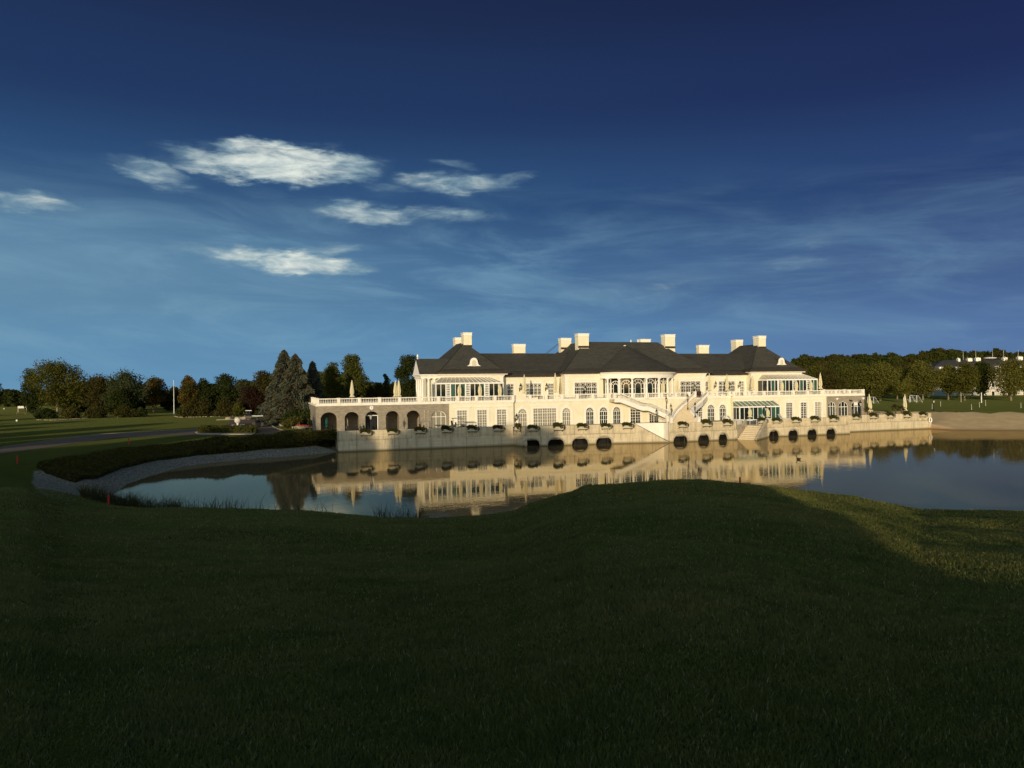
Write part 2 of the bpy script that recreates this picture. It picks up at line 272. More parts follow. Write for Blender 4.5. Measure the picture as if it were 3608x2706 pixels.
BEAK = mat('beak', (.35,.2,.05), .6, .1, 3); ROOF2 = mat('distant_slate', (.045,.045,.047), .7, .2, .6); SIGNW = mat('notice_paper', (.75,.72,.62), .8, .05, 2); GREENS = mat('far_shade_cloth', (.10,.16,.17), .8, .2, .5)
# ------------------------------------------------------------------ mesh builder
class MB:
    def __init__(s): s.v = []; s.f = []
    def add(s, vs, fs):
        o = len(s.v); s.v += [tuple(p) for p in vs]; s.f += [tuple(i+o for i in f) for f in fs]; return s
    def box(s, x0, x1, y0, y1, z0, z1):
        return s.add([(x0,y0,z0),(x1,y0,z0),(x1,y1,z0),(x0,y1,z0),(x0,y0,z1),(x1,y0,z1),(x1,y1,z1),(x0,y1,z1)],
                     [(0,3,2,1),(4,5,6,7),(0,1,5,4),(1,2,6,5),(2,3,7,6),(3,0,4,7)])
    def quad(s, *p): return s.add(p, [tuple(range(len(p)))])
    def bar(s, a, b, w, h=None, up=(0,0,1)):
        h = h or w; a = Vector(a); b = Vector(b); d = (b-a)
        if d.length < 1e-6: return s
        d.normalize(); u = Vector(up)
        if abs(d.dot(u)) > .97: u = Vector((0,1,0))
        x = d.cross(u).normalized()*w/2; y = x.cross(d).normalized()*h/2
        return s.add([a-x-y, a+x-y, a+x+y, a-x+y, b-x-y, b+x-y, b+x+y, b-x+y], [(0,3,2,1),(4,5,6,7),(0,1,5,4),(1,2,6,5),(2,3,7,6),(3,0,4,7)])
    def tube(s, a, b, r0, r1=None, n=8, caps=True):
        r1 = r0 if r1 is None else r1; a = Vector(a); b = Vector(b); d = (b-a).normalized(); u = Vector((0,0,1)) if abs(d.z) < .9 else Vector((1,0,0))
        x = d.cross(u).normalized(); y = d.cross(x)
        vs = [a+(x*cos(2*pi*i/n)+y*sin(2*pi*i/n))*r0 for i in range(n)]+[b+(x*cos(2*pi*i/n)+y*sin(2*pi*i/n))*r1 for i in range(n)]
        fs = [(i,(i+1)%n,n+(i+1)%n,n+i) for i in range(n)]
        if caps: fs += [tuple(range(n))[::-1], tuple(range(n,2*n))]
        return s.add(vs, fs)
    def lathe(s, prof, n=8, c=(0,0,0), caps=True, sx=1, sy=1, wob=0):
        vs = []
        for r, z in prof:
            for i in range(n):
                a = 2*pi*i/n; q = r*(1+wob*cos(a*n/2 if wob else 0)); vs.append((c[0]+q*cos(a)*sx, c[1]+q*sin(a)*sy, c[2]+z))
        fs = [(k*n+i, k*n+(i+1)%n, (k+1)*n+(i+1)%n, (k+1)*n+i) for k in range(len(prof)-1) for i in range(n)]
        if caps: fs += [tuple(range(n))[::-1], tuple(range((len(prof)-1)*n, len(prof)*n))]
        return s.add(vs, fs)
    def ball(s, c, rx, ry=None, rz=None, n=10, k=6):
        ry = ry or rx; rz = rz or rx
        return s.lathe([(sin(pi*(j+.04)/(k+.08)), -cos(pi*(j+.04)/(k+.08))*rz) for j in range(k+1)], n, c, True, rx, ry)
    def prism(s, pts, z0, z1):
        n = len(pts); return s.add([(p[0],p[1],z0) for p in pts]+[(p[0],p[1],z1) for p in pts], [tuple(range(n))[::-1], tuple(range(n,2*n))]+[(i,(i+1)%n,n+(i+1)%n,n+i) for i in range(n)])
    def plate(s, pts, axis_pt, thick):
        """flat polygon in x-z given as (x,z), at y=axis_pt, with thickness in +y"""
        n = len(pts); return s.add([(p[0],axis_pt,p[1]) for p in pts]+[(p[0],axis_pt+thick,p[1]) for p in pts], [tuple(range(n)), tuple(range(n,2*n))[::-1]]+[((i+1)%n,i,n+i,n+(i+1)%n) for i in range(n)])
    def build(s, name, m, parent=None, org=None, smooth=False):
        me = bpy.data.meshes.new(name)
        ox, oy, oz = org if org is not None else wloc(parent)
        me.from_pydata([(a-ox,b-oy,c-oz) for a, b, c in s.v], [], s.f); me.update()
        o = bpy.data.objects.new(name, me); col.objects.link(o); me.materials.append(m if not isinstance(m, str) else MATS[m])
        if parent is not None: o.parent = parent
        elif org is not None: o.location = org
        if smooth:
            for p in me.polygons: p.use_smooth = True
        return o
WL = {}
def wloc(o):
    if o is None: return (0,0,0)
    while o.parent is not None: o = o.parent
    return WL.get(o, (0,0,0))
def tag(o, label=None, cat=None, group=None, kind=None):
    if label: o['label'] = label
    if cat: o['category'] = cat
    if group: o['group'] = group
    if kind: o['kind'] = kind
    return o
def empty(name, loc=(0,0,0), rz=0, local=False):
    o = bpy.data.objects.new(name, None); col.objects.link(o); o.location = loc; o.rotation_euler.z = rz; o.empty_display_size = .3
    WL[o] = (0,0,0) if local else tuple(loc); return o
def copy_tree(o, parent=None):
    c = o.copy(); col.objects.link(c)
    if parent is not None: c.parent = parent
    for ch in list(o.children): copy_tree(ch, c)
    return c
def npmesh(name, V, Fq, m, parent=None, nper=4):
    me = bpy.data.meshes.new(name); V = np.asarray(V, dtype=np.float32); Fq = np.asarray(Fq, dtype=np.int32)
    me.vertices.add(len(V)); me.vertices.foreach_set('co', V.ravel()); me.loops.add(Fq.size); me.loops.foreach_set('vertex_index', Fq.ravel())
    me.polygons.add(len(Fq)); me.polygons.foreach_set('loop_start', np.arange(0, Fq.size, nper, dtype=np.int32)); me.polygons.foreach_set('loop_total', np.full(len(Fq), nper, dtype=np.int32))
    me.update(calc_edges=True); me.materials.append(MATS[m] if isinstance(m, str) else m)
    o = bpy.data.objects.new(name, me); col.objects.link(o)
    if parent is not None: o.parent = parent
    return o
# ------------------------------------------------------------------ the ground
FRONT = 139.0; GZ = 2.35
def interp(x, pts): return np.interp(x, [p[0] for p in pts], [p[1] for p in pts])
def crest_tab():
    t = []
    # (u, v, crest height) of the near lawn's brow
    for u, v, z in [(-900,1735,2.9),(-300,1728,2.8),(0,1722,2.5),(90,1722,1.9),(138,1742,1.5),(195,1764,1.3),(293,1781,1.2),(447,1793,1.2),(700,1791,1.2),(949,1798,1.3),(1098,1802,1.4),(1228,1814,1.5),(1347,1826,1.6),
                    (1496,1829,1.7),(1645,1822,1.9),(1745,1812,2.2),(1800,1805,2.4),(1881,1771,2.9),(1963,1746,3.3),(2016,1733,3.5),(2064,1711,3.8),(2166,1708,3.9),(2329,1693,4.1),(2471,1692,4.1),(2593,1704,4.0),(2700,1715,3.9),
                    (2782,1724,3.7),(3010,1751,3.3),(3147,1780,3.0),(3252,1797,2.8),(3608,1803,2.8),(4200,1810,2.8),(5200,1815,2.8)]:
        a, b = ray(u, v); d = (HC-z)/b; t.append((a, d, z))
    return t
CT = crest_tab()
POND = [(9.5,123.8),(0.5,118.6),(-3.2,117.5),(-8.5,114.2),(-12.2,110.0),(-14.6,100.5),(-16.0,91.2),(-15.8,83.4),(-13.6,77.5),(-8,66),(2,52),(14,42),(30,34),(60,18),(110,-10),(210,-10),(215,60),(175,90),(147,111),(136,119),(131.8,122.5),(131.5,124.6),(131,130),(60,130),(9.5,128)]
def sdist(P, poly):
    """signed distance, positive outside"""
    x, y = P[:,0], P[:,1]; d = np.full(len(x), 1e9); ins = np.zeros(len(x), bool); n = len(poly)
    for i in range(n):
        ax, ay = poly[i]; bx, by = poly[(i+1) % n]; ex, ey = bx-ax, by-ay
        t = np.clip(((x-ax)*ex+(y-ay)*ey)/(ex*ex+ey*ey), 0, 1); d = np.minimum(d, np.hypot(x-ax-t*ex, y-ay-t*ey))
        c = ((ay > y) != (by > y)); xi = ax+(y-ay)*ex/(ey if abs(ey) > 1e-9 else 1e-9); ins ^= c & (x < xi)
    return np.where(ins, -d, d)
def sstep(x, a, b):
    t = np.clip((x-a)/(b-a), 0, 1); return t*t*(3-2*t)
def ground_z(x, y):
    x = np.atleast_1d(np.asarray(x, float)); y = np.atleast_1d(np.asarray(y, float)); P = np.stack([x, y], 1)
    sd = sdist(P, POND)
    right = sstep(x, 118, 134)*sstep(y, 20, 60)
    top = GZ+right*1.0+.9*sstep(x, 137, 200)*sstep(y, 150, 260)
    slope = .30*(1-right)+.185*right
    zf = np.where(sd > 0, np.minimum(top, slope*sd), np.maximum(-1.6, .35*sd))
    zf = np.where(zf > top-.4, top-.4+.4*(1-np.exp(-(zf-top+.4)/.4)) if True else zf, zf)
    zf = np.where((sd > 12) & (right < .02), top, zf)
    # gravel spur at the pond's left tip
    ax, ay, bx, by = -15.5, 82, -24.5, 91; t = np.clip(((x-ax)*(bx-ax)+(y-ay)*(by-ay))/((bx-ax)**2+(by-ay)**2), 0, 1)
    dd = np.hypot(x-ax-t*(bx-ax), y-ay-t*(by-ay)); zf = np.minimum(zf, np.where(sd > 0, .55+.75*t+.22*np.maximum(dd-1, 0), 99))
    # low hill with the wood, far right; gentle rise far left
    dpt = x*S_+y*C_; lat = x*C_-y*S_; a = lat/np.maximum(dpt, 1)
    zf = zf+15*sstep(dpt, 330, 430)*sstep(a, .18, .30)+1.2*sstep(dpt, 300, 420)*sstep(-a, .3, .5)
    # near lawn falling from the camera's knoll
    d = np.maximum(dpt, .01)
    ac = np.clip(lat/np.maximum(dpt, 3.0), -1.25, 1.35)
    dc = interp(ac, [(p[0], p[1]) for p in CT]); zc = interp(ac, [(p[0], p[2]) for p in CT])
    t = np.clip(dpt/dc, -1, 1.0); zt = 8.7
    und = .10*np.sin(x*.31+1.1)*np.sin(y*.23+.4)+.07*np.sin(x*.13-y*.37)+.05*np.sin(x*.61+y*.5)
    zn = zt+(zc-zt)*(np.maximum(t, 0)**1.02)+und*np.sin(np.clip(t, 0, 1)*pi)**.8+(-.02*np.minimum(np.minimum(dpt, 0)+14, 0)**1)*0
    zn = np.where(dpt < 0, 8.7+.0*dpt, zn)
    sl = interp(ac, [(-.8,.10),(-.63,.2),(-.5,.3),(0,.45),(.7,.45)])
    zn = np.where(dpt > dc, zc-sl*(dpt-dc)-.012*(dpt-dc)**2*(ac > -.6), zn)
    zn = np.where((ac < -1.0) | (ac > 1.3), np.minimum(zn, 8.7), zn)
    k = .35; h = np.clip(.5+.5*(zn-zf)/k, 0, 1); z = zf*(1-h)+zn*h+k*h*(1-h)
    return z
def gz(x, y): return float(ground_z(x, y)[0])
def HIT(us_vs, dmin=25, dmax=330):
    out = []
    for u, v in us_vs:
        a, b = ray(u, v); d = np.arange(dmin, dmax, .4); zz = ground_z(d*S_+a*d*C_, d*C_-a*d*S_); k = np.argmax(HC-b*d < zz); dd = d[k] if (HC-b*d < zz).any() else dmax
        out.append((dd*S_+a*dd*C_, dd*C_-a*dd*S_))
    return out
GTOP = HIT([(262,1702),(330,1690),(430,1652),(560,1622),(700,1606),(900,1590),(1000,1582),(1100,1574),(1192,1568)])
GRAVEL = HIT([(120,1655),(170,1662)])+GTOP+[(9.5,123.8),(9,119),(-12,70),(-8,60)]+HIT([(293,1779),(195,1762),(138,1740),(112,1700)])
SHRUB = HIT([(130,1650)])+GTOP+[(9.3,130.5),(2,127.6)]+HIT([(900,1560),(700,1566),(560,1576),(430,1590),(300,1612),(190,1632)])
def build_ground():
    def axis(segs):
        a = []
        for lo, hi, st in segs: a += list(np.arange(lo, hi, st))
        return np.array(a+[segs[-1][1]])
    xs = axis([(-2600,-600,250),(-600,-200,25),(-200,-70,5),(-70,-30,1.2),(-30,60,.55),(60,150,1.1),(150,260,6),(260,600,20),(600,2600,250)])
    ys = axis([(-400,-60,20),(-60,-2,4),(-2,60,.5),(60,132,.6),(132,180,3),(180,330,8),(330,600,15),(600,3600,300)])
    X, Y = np.meshgrid(xs, ys); Z = ground_z(X.ravel(), Y.ravel())
    # under the quay deck and clubhouse the ground stays below the slab
    x, y = X.ravel(), Y.ravel(); und = (x > 9.9) & (x < 135.6) & (y > 118.0) & (y < 170); zq = np.where(y < 126, -1.6, 1.2); Z = np.where(und, np.minimum(Z, zq), Z)
    nx, ny = len(xs), len(ys); V = np.stack([x, y, Z], 1); i = np.arange(nx-1); j = np.arange(ny-1); I, J = np.meshgrid(i, j); a = (J*nx+I).ravel()
    Fq = np.stack([a, a+1, a+nx+1, a+nx], 1); o = npmesh('ground', V, Fq, 'ground_cover'); o['kind'] = 'structure'
    for p in o.data.polygons: p.use_smooth = True
    P = V[:, :2]; g = np.clip(.5-sdist(P, GRAVEL)*.8, 0, 1); g = np.maximum(g, (V[:,2] < -.02)*1.0*(x < 60)); s = sstep(x, 126, 134)*(V[:,2] < 3.12)*(y > 20)*1.0; b = np.clip(.5-sdist(P, SHRUB), 0, 1)*(g < .5)
    near = (x*S_+y*C_) < 55; g = np.where(near & (V[:,2] > 1.6), 0, g)
    c = o.data.color_attributes.new('cover', 'FLOAT_COLOR', 'POINT'); arr = np.stack([g, s, b, np.ones(len(g))], 1).astype(np.float32); c.data.foreach_set('color', arr.ravel())
build_ground()
def sheet(name, pts, dz, m, kind='structure', subdiv=True):
    """flat polygon draped on the ground at height dz"""
    mb = MB(); z = max(gz(p[0], p[1]) for p in pts); mb.add([(p[0], p[1], GZ+dz) for p in pts], [tuple(range(len(pts)))]); o = mb.build(name, m); o['kind'] = kind
    return o
wat = MB(); wat.quad((-60,20,0),(260,-40,0),(260,130.5,0),(-60,130.5,0)); o = wat.build('water', 'pond_water'); o['kind'] = 'structure'
# road at the left: polygon of sight points on the level ground
zr = GZ
def G2(u, v, z=GZ): return PZ(u, v, z)[:2]
road = [G2(*p) for p in [(-500,1700),(-200,1640),(0,1600),(190,1574),(407,1543),(600,1535),(800,1534),(991,1532),(1126,1526),(1170,1520),(1126,1517),(1008,1521),(955,1500),(930,1484),(925,1474),(800,1474),(810,1490),(795,1500),(740,1508),(600,1516),(353,1530),(190,1550),(0,1578),(-200,1612),(-500,1660)]]
sheet('road', road, .03, ASPH)
def strip(name, pts, wdt, z0, z1, m, kind='structure'):
    mb = MB()
    for a, b in zip(pts[:-1], pts[1:]): mb.bar((a[0],a[1],(z0+z1)/2), (b[0],b[1],(z0+z1)/2), wdt, z1-z0)
    o = mb.build(name, m)
    if kind: o['kind'] = kind
    return o
strip('kerb', [G2(*p) for p in [(1126,1526.5),(1060,1524),(1008,1520),(975,1510),(955,1499),(935,1486),(925,1476)]], .25, GZ, GZ+.14, KERB)
strip('kerb', [G2(*p) for p in [(795,1501),(740,1509),(600,1516.5),(353,1530),(190,1550),(0,1578),(-200,1612)]], .22, GZ, GZ+.10, KERB)
bld = empty('clubhouse', (74.0, 139.0, 2.4)); tag(bld, 'long cream clubhouse with dark slate roofs, ten chimneys and white balustraded terrace', 'clubhouse')
def part(mb, name, m, parent=None, label=None, smooth=False):
    o = mb.build(name, m, parent or bld, smooth=smooth)
    if label: o['label'] = label
    return o
# ------------------------------------------------------------------ walls with real openings
def arch_z(s, op):
    s0, s1, zb, zt, rise = op[:5]
    if rise <= 0: return zt
    c, h = (s0+s1)/2, (s1-s0)/2; return zt-rise+rise*sqrt(max(0, 1-((s-c)/h)**2))
def wall_open(mb, x0, x1, z0, z1, Y, thick, ops, P=None, nseg=10):
    """wall face towards -y (or mapped by P(s,depth,z)) with openings (s0,s1,zb,zt,rise)"""
    P = P or (lambda s, dp, z: (s, Y+dp, z)); ops = sorted(ops); cur = x0
    for op in ops+[None]:
        e = op[0] if op else x1
        if e > cur+1e-4: mb.quad(P(cur,0,z0), P(e,0,z0), P(e,0,z1), P(cur,0,z1))
        if not op: break
        s0, s1, zb, zt, rise = op[:5]
        if zb > z0+.01: mb.quad(P(s0,0,z0), P(s1,0,z0), P(s1,0,zb), P(s0,0,zb)); mb.quad(P(s0,0,zb), P(s1,0,zb), P(s1,thick,zb), P(s0,thick,zb))
        n = nseg if rise > 0 else 1; c, h = (s0+s1)/2, (s1-s0)/2
        ss = [c-h*cos(pi*i/n) for i in range(n+1)]; zs = [arch_z(q, op) for q in ss]
        for i in range(n):
            mb.quad(P(ss[i],0,zs[i]), P(ss[i+1],0,zs[i+1]), P(ss[i+1],0,z1), P(ss[i],0,z1)); mb.quad(P(ss[i],0,zs[i]), P(ss[i],thick,zs[i]), P(ss[i+1],thick,zs[i+1]), P(ss[i+1],0,zs[i+1]))
        spr = zt-rise if rise > 0 else zt
        mb.quad(P(s0,0,zb), P(s0,thick,zb), P(s0,thick,spr), P(s0,0,spr)); mb.quad(P(s1,0,zb), P(s1,0,spr), P(s1,thick,spr), P(s1,thick,zb))
        cur = s1
    return mb
def arch_band(mb, op, Y, wd, pr, off=0, n=12, legs=True):
    """raised band of width wd round an arched or square opening"""
    s0, s1, zb, zt, rise = op[:5]; s0 -= off; s1 += off; zt += off
    if rise <= 0:
        mb.box(s0-wd, s0, Y-pr, Y+.02, zb, zt); mb.box(s1, s1+wd, Y-pr, Y+.02, zb, zt); mb.box(s0-wd, s1+wd, Y-pr-.003, Y+.02, zt, zt+wd); return
    c, h = (s0+s1)/2, (s1-s0)/2; spr = zt-rise-off; r2 = rise+off
    if legs: mb.box(s0-wd, s0, Y-pr, Y+.02, zb, spr); mb.box(s1, s1+wd, Y-pr, Y+.02, zb, spr)
    for i in range(n):
        a0, a1 = pi-pi*i/n, pi-pi*(i+1)/n
        p = [(c+h*cos(a0), spr+r2*sin(a0)), (c+h*cos(a1), spr+r2*sin(a1)), (c+(h+wd)*cos(a1), spr+(r2+wd)*sin(a1)), (c+(h+wd)*cos(a0), spr+(r2+wd)*sin(a0))]
        mb.plate(p, Y-pr, pr+.02)
def window(op, Y, cols=2, rows=5, transom=.72, pane='curtained_glass', surround=True, lattice=False, cornice=True, bars=.06, label=None, fan=True, parent=None, side=None, rec=.28, name='window'):
    s0, s1, zb, zt, rise = op[:5]; f = MB(); h = zt-zb; W = s1-s0
    if surround:
        arch_band(f, op, Y, .34, .07); 
        if cornice and rise <= 0: f.box(s0-.75, s1+.75, Y-.24, Y, zt+.52, zt+.66); f.box(s0-.6, s1+.6, Y-.14, Y+.001, zt+.42, zt+.52)
        if rise > 0: f.box((s0+s1)/2-.22, (s0+s1)/2+.22, Y-.16, Y, zt+.2, zt+.62)
    yf = Y+rec-.10
    fr = .10; arch_band(f, (s0+fr, s1-fr, zb, zt-fr, max(rise-fr, .05) if rise > 0 else 0), yf, fr, .04, 0)
    spr = zt-rise if rise > 0 else zb+h*transom
    for i in range(1, cols):
        x = s0+W*i/cols; f.box(x-.06, x+.06, yf-.04, yf+.02, zb, spr if rise > 0 and fan else arch_z(x, op))
    f.box(s0+.1, s1-.1, yf-.043, yf+.02, spr-.06, spr+.06)
    nsub = cols*2 if not lattice else cols*3
    for i in range(nsub):
        if i % (2 if not lattice else 3) == 0: continue
        x = s0+W*i/nsub; f.box(x-bars/2, x+bars/2, yf-.02, yf+.01, zb, spr)
        if rise <= 0 and not lattice: f.box(x-bars/2, x+bars/2, yf-.02, yf+.01, spr, zt)
    for i in range(1, rows):
        z = zb+(spr-zb)*i/rows; f.box(s0+.1, s1-.1, yf-.024, yf+.01, z-bars/2, z+bars/2)
    if rise <= 0 and not lattice and transom < .95:
        z = (spr+zt)/2; f.box(s0+.1, s1-.1, yf-.024, yf+.01, z-bars/2, z+bars/2)
    if lattice:
        for i in range(cols):
            xa, xb = s0+W*i/cols+.08, s0+W*(i+1)/cols-.08; c, zc = (xa+xb)/2, (spr+zt)/2; r = min(xb-xa, zt-spr)*.30
            pts = [(c+r*cos(k*pi/4), zc+r*sin(k*pi/4)) for k in range(8)]
            for k in range(8): f.bar((pts[k][0], yf, pts[k][1]), (pts[(k+1)%8][0], yf, pts[(k+1)%8][1]), .05)
            for qx, qz in ((xa,spr),(xb,spr),(xa,zt-.1),(xb,zt-.1),(c,spr),(c,zt-.1),(xa,zc),(xb,zc)): 
                dx, dz = qx-c, qz-zc; l = sqrt(dx*dx+dz*dz); f.bar((c+dx/l*r, yf, zc+dz/l*r), (qx, yf, qz), .045)
    if rise > 0 and fan:
        c, hw = (s0+s1)/2, W/2
        for a in (30, 60, 90, 120, 150): f.bar((c+.25*hw*cos(R(a)), yf, spr+.25*rise*sin(R(a))), (c+.97*hw*cos(R(a)), yf, spr+.97*rise*sin(R(a))), .055)
        q = [(c+.5*hw*cos(R(a)), spr+.5*rise*sin(R(a))) for a in range(0, 181, 20)]
        for a, b in zip(q[:-1], q[1:]): f.bar((a[0], yf, a[1]), (b[0], yf, b[1]), .05)
    o = f.build(name, TRIM, parent or bld)
    if label: o['label'] = label
    p = MB(); n = 12 if rise > 0 else 1; c, hh = (s0+s1)/2, W/2; pts = [(s0, zb), (s1, zb)]+[(c+hh*cos(pi*i/n), arch_z(c+hh*cos(pi*i/n), op)) for i in range(n+1)]
    p.plate(pts, Y+rec, .03); p.build('pane', pane, o)
    return o
ZB = 2.42
# left stone arcade
ARC = [(7.6,10.5,ZB,6.07,1.25),(11.9,14.5,ZB,6.06,1.15),(15.65,18.15,ZB,6.06,1.1),(19.45,21.95,ZB,6.06,1.1),(23.3,25.95,ZB,6.07,1.25)]
aw = (28.1,31.0,ZB,5.9,1.15)
mb = MB(); wall_open(mb, 6.8, 31.6, 1.2, 7.2, FRONT, .9, ARC+[aw])
mb.quad((6.8,139,1.2),(6.8,168,1.2),(6.8,168,7.2),(6.8,139,7.2)); mb.box(6.8,31.6,144.0,144.3,1.2,7.0); mb.box(6.81,31.5,139.9,144,6.5,6.9)
for x in (11.2, 15.05, 18.8, 22.6, 26.9): mb.box(x-.28, x+.28, 141.9, 144.0, 2.0, 6.5)
for op in ARC: arch_band(mb, op, FRONT, .35, .02, legs=False)
part(mb, 'wall', 'rubble_stone', label='rubble stone arcade wall with five open arches')
window(aw, FRONT, cols=3, rows=1, surround=False, fan=False, rec=.35, bars=.001)
mb = MB(); mb.box(15.3,15.5,139.95,140.1,ZB,5.3); mb.box(18.0,18.9,139.95,140.05,ZB,5.2); mb.box(15.3,18.9,139.9,140.05,5.2,5.34); part(mb, 'door_frame', WHITE)
mb = MB(); mb.box(15.5,18.0,141.2,141.3,ZB,5.2); part(mb, 'door', DARKM, label='dark panel for the shaded inside of the store doorway behind the middle arch')  # dark panel stands in for the shaded room behind the opening
for x in (26.85, 27.5):
    mb = MB(); mb.tube((x,138.9,2.42),(x,138.9,5.75),.05); mb.tube((x,138.9,5.7),(x,138.9,5.95),.10,.08); part(mb, 'downpipe', mat('pipe_paint', (.50,.44,.32), .7, .1, 2))
ck = MB(); ck.tube((16.8,138.98,6.73),(16.8,138.86,6.73),.36,.36,20); c_ = part(ck, 'clock', WHITE)
h = MB(); h.bar((16.8,138.84,6.73),(16.8,138.84,6.95),.05); h.bar((16.8,138.84,6.73),(16.93,138.84,6.66),.05); h.build('clock_hand', DARKM, c_)
# cream ground floor walls
R1 = [(33.2,35.2,ZB,5.9,0),(37.2,39.2,ZB,5.9,0),(41.2,43.2,ZB,5.9,0)]
mb = MB(); wall_open(mb, 31.6, 44.6, 1.2, 7.2, FRONT-.03, .33, R1); mb.quad((44.6,138.97,1.2),(44.6,139.8,1.2),(44.6,139.8,7.2),(44.6,138.97,7.2)); mb.quad((31.6,139.0,1.2),(31.6,138.97,1.2),(31.6,138.97,7.2),(31.6,139.0,7.2))
part(mb, 'wall', 'cream_render', label='cream ground floor wall under the left pavilion')
for op in R1: window(op, FRONT-.03)
Y2 = 139.8
AW = [(45.85,47.75,ZB,5.9,.95),(55.3,57.15,ZB,5.9,.92),(60.5,62.3,ZB,5.88,.92),(63.55,65.4,ZB,5.88,.92),(66.6,68.4,ZB,5.88,.92),(89.1,90.95,ZB,5.88,.9),(92.1,93.85,ZB,5.88,.88)]
RW = [(49.05,54.05,ZB,5.92,0),(70.6,73.0,ZB,5.6,0),(75.0,77.3,ZB,4.9,0),(86.1,87.9,ZB,5.2,0)]
mb = MB(); wall_open(mb, 44.6, 94.9, 1.2, 7.2, Y2, .33, AW+RW); part(mb, 'wall', 'cream_render', label='cream ground floor wall between the pavilions')
for i, op in enumerate(AW): window(op, Y2, cols=2, rows=3, pane='curtained_glass' if i < 2 else 'dark_glass')
window(RW[0], Y2, cols=5, rows=4); window(RW[1], Y2, cols=2, rows=4, pane='dark_glass', cornice=False); window(RW[2], Y2, cols=2, rows=4, pane='dark_glass', cornice=False); window(RW[3], Y2, cols=2, rows=4, pane='dark_glass', cornice=False)
R2 = [(108.8,110.6,ZB,5.95,0),(112.7,114.5,ZB,5.95,0),(116.6,118.4,ZB,5.97,0)]
mb = MB(); wall_open(mb, 94.9, 119.8, 1.2, 7.2, FRONT-.03, .33, R2+[(95.2,105.2,ZB,5.3,0)]); mb.quad((94.9,138.97,1.2),(94.9,139.8,1.2),(94.9,139.8,7.2),(94.9,138.97,7.2)); mb.quad((119.8,138.97,1.2),(119.8,139.0,1.2),(119.8,139.0,7.2),(119.8,138.97,7.2))
part(mb, 'wall', 'cream_render', label='cream ground floor wall under the right pavilion')
for op in R2: window(op, FRONT-.03, pane='dark_glass' if op is not R2[2] else 'curtained_glass')
A2 = [(120.15,122.3,ZB,5.95,1.05),(123.1,125.8,ZB,5.95,1.25),(126.75,129.5,ZB,5.97,1.25)]
mb = MB(); wall_open(mb, 119.8, 130.5, 1.2, 7.2, FRONT, .33, A2); mb.quad((130.5,139,1.2),(130.5,168,1.2),(130.5,168,7.2),(130.5,139,7.2)); part(mb, 'wall', 'rubble_stone', label='grey stone end wall with three arched windows at the right')
for op in A2: window(op, FRONT, cols=3, rows=1, pane='dark_glass', surround=False, fan=False, rec=.2, bars=.001)
nb = MB(); nb.box(127.6,128.65,139.02,139.06,4.95,5.7); part(nb, 'notice', SIGNW)
nb = MB(); nb.lathe([(.10,0),(.32,.35),(.34,.45)],8,(123.0-.3,138.85,6.3)); part(nb, 'wall_light', WHITE)
nb = MB(); nb.lathe([(.10,0),(.32,.35),(.34,.45)],8,(130.1,138.85,6.3)); part(nb, 'wall_light', WHITE)
nb = MB(); nb.bar((126.3,139,6.3),(126.2,138.6,6.15),.1); nb.bar((126.0,138.6,6.2),(126.6,138.5,6.05),.3,.25); part(nb, 'floodlight', DARKM)
# terrace slab and fascia
mb = MB(); mb.box(6.7,44.7,138.82,170,7.2,7.45); mb.box(44.7,94.8,139.62,170,7.2,7.45); mb.box(94.8,130.6,138.82,170,7.2,7.45); mb.box(6.9,130.4,160,168,1.2,7.2); part(mb, 'terrace_slab', BALU)
# balustrades
BPROF = [(.07,0),(.07,.08),(.035,.12),(.078,.28),(.06,.40),(.032,.62),(.06,.68),(.07,.74)]
def balustrade(p0, p1, z0a, z0b, parent, name='balustrade', pier_ends=(1,1), plinth=.25, sp=.30, m=BALU):
    """one bay from p0 to p1 (x,y) whose base runs from z0a to z0b"""
    mb = MB(); a = Vector((p0[0],p0[1],z0a)); b = Vector((p1[0],p1[1],z0b)); L = (Vector(p1)-Vector(p0)).length
    mb.bar(a+Vector((0,0,plinth/2)), b+Vector((0,0,plinth/2)), .34, plinth); mb.bar(a+Vector((0,0,1.07)), b+Vector((0,0,1.07)), .36, .16)
    n = max(1, int(L/sp))
    for i in range(n):
        t = (i+.5)/n; q = a.lerp(b, t); mb.lathe(BPROF, 6, (q.x, q.y, q.z+plinth), caps=False)
    o = mb.build(name, m, parent); 
    for k, q in ((0, a), (1, b)):
        if pier_ends[k]: pr = MB(); pr.box(q.x-.28, q.x+.28, q.y-.24, q.y+.24, q.z, q.z+1.14); pr.box(q.x-.33, q.x+.33, q.y-.29, q.y+.29, q.z+1.14, q.z+1.22); pr.build('pier', m, o)
    return o
def bal_run(pts, z, parent):
    for i in range(len(pts)-1): balustrade(pts[i], pts[i+1], z, z, parent, pier_ends=(1 if i == 0 else 0, 1))
def lin(a, b, n, y): return [(a+(b-a)*i/n, y) for i in range(n+1)]
YB, ZT = 139.05, 7.45
bal_run(lin(7.1, 44.5, 10, YB), ZT, bld); bal_run(lin(44.9, 65.4, 6, YB+.8), ZT, bld); bal_run(lin(67.9, 84.6, 5, YB+.8), ZT, bld); bal_run(lin(88.2, 94.6, 2, YB+.8), ZT, bld)
bal_run(lin(95.2, 130.2, 9, YB), ZT, bld); bal_run([(7.1, YB+.5), (7.1, 145), (7.1, 152), (7.1, 159)], ZT, bld); bal_run([(130.2, YB+.5), (130.2, 145), (130.2, 152)], ZT, bld)
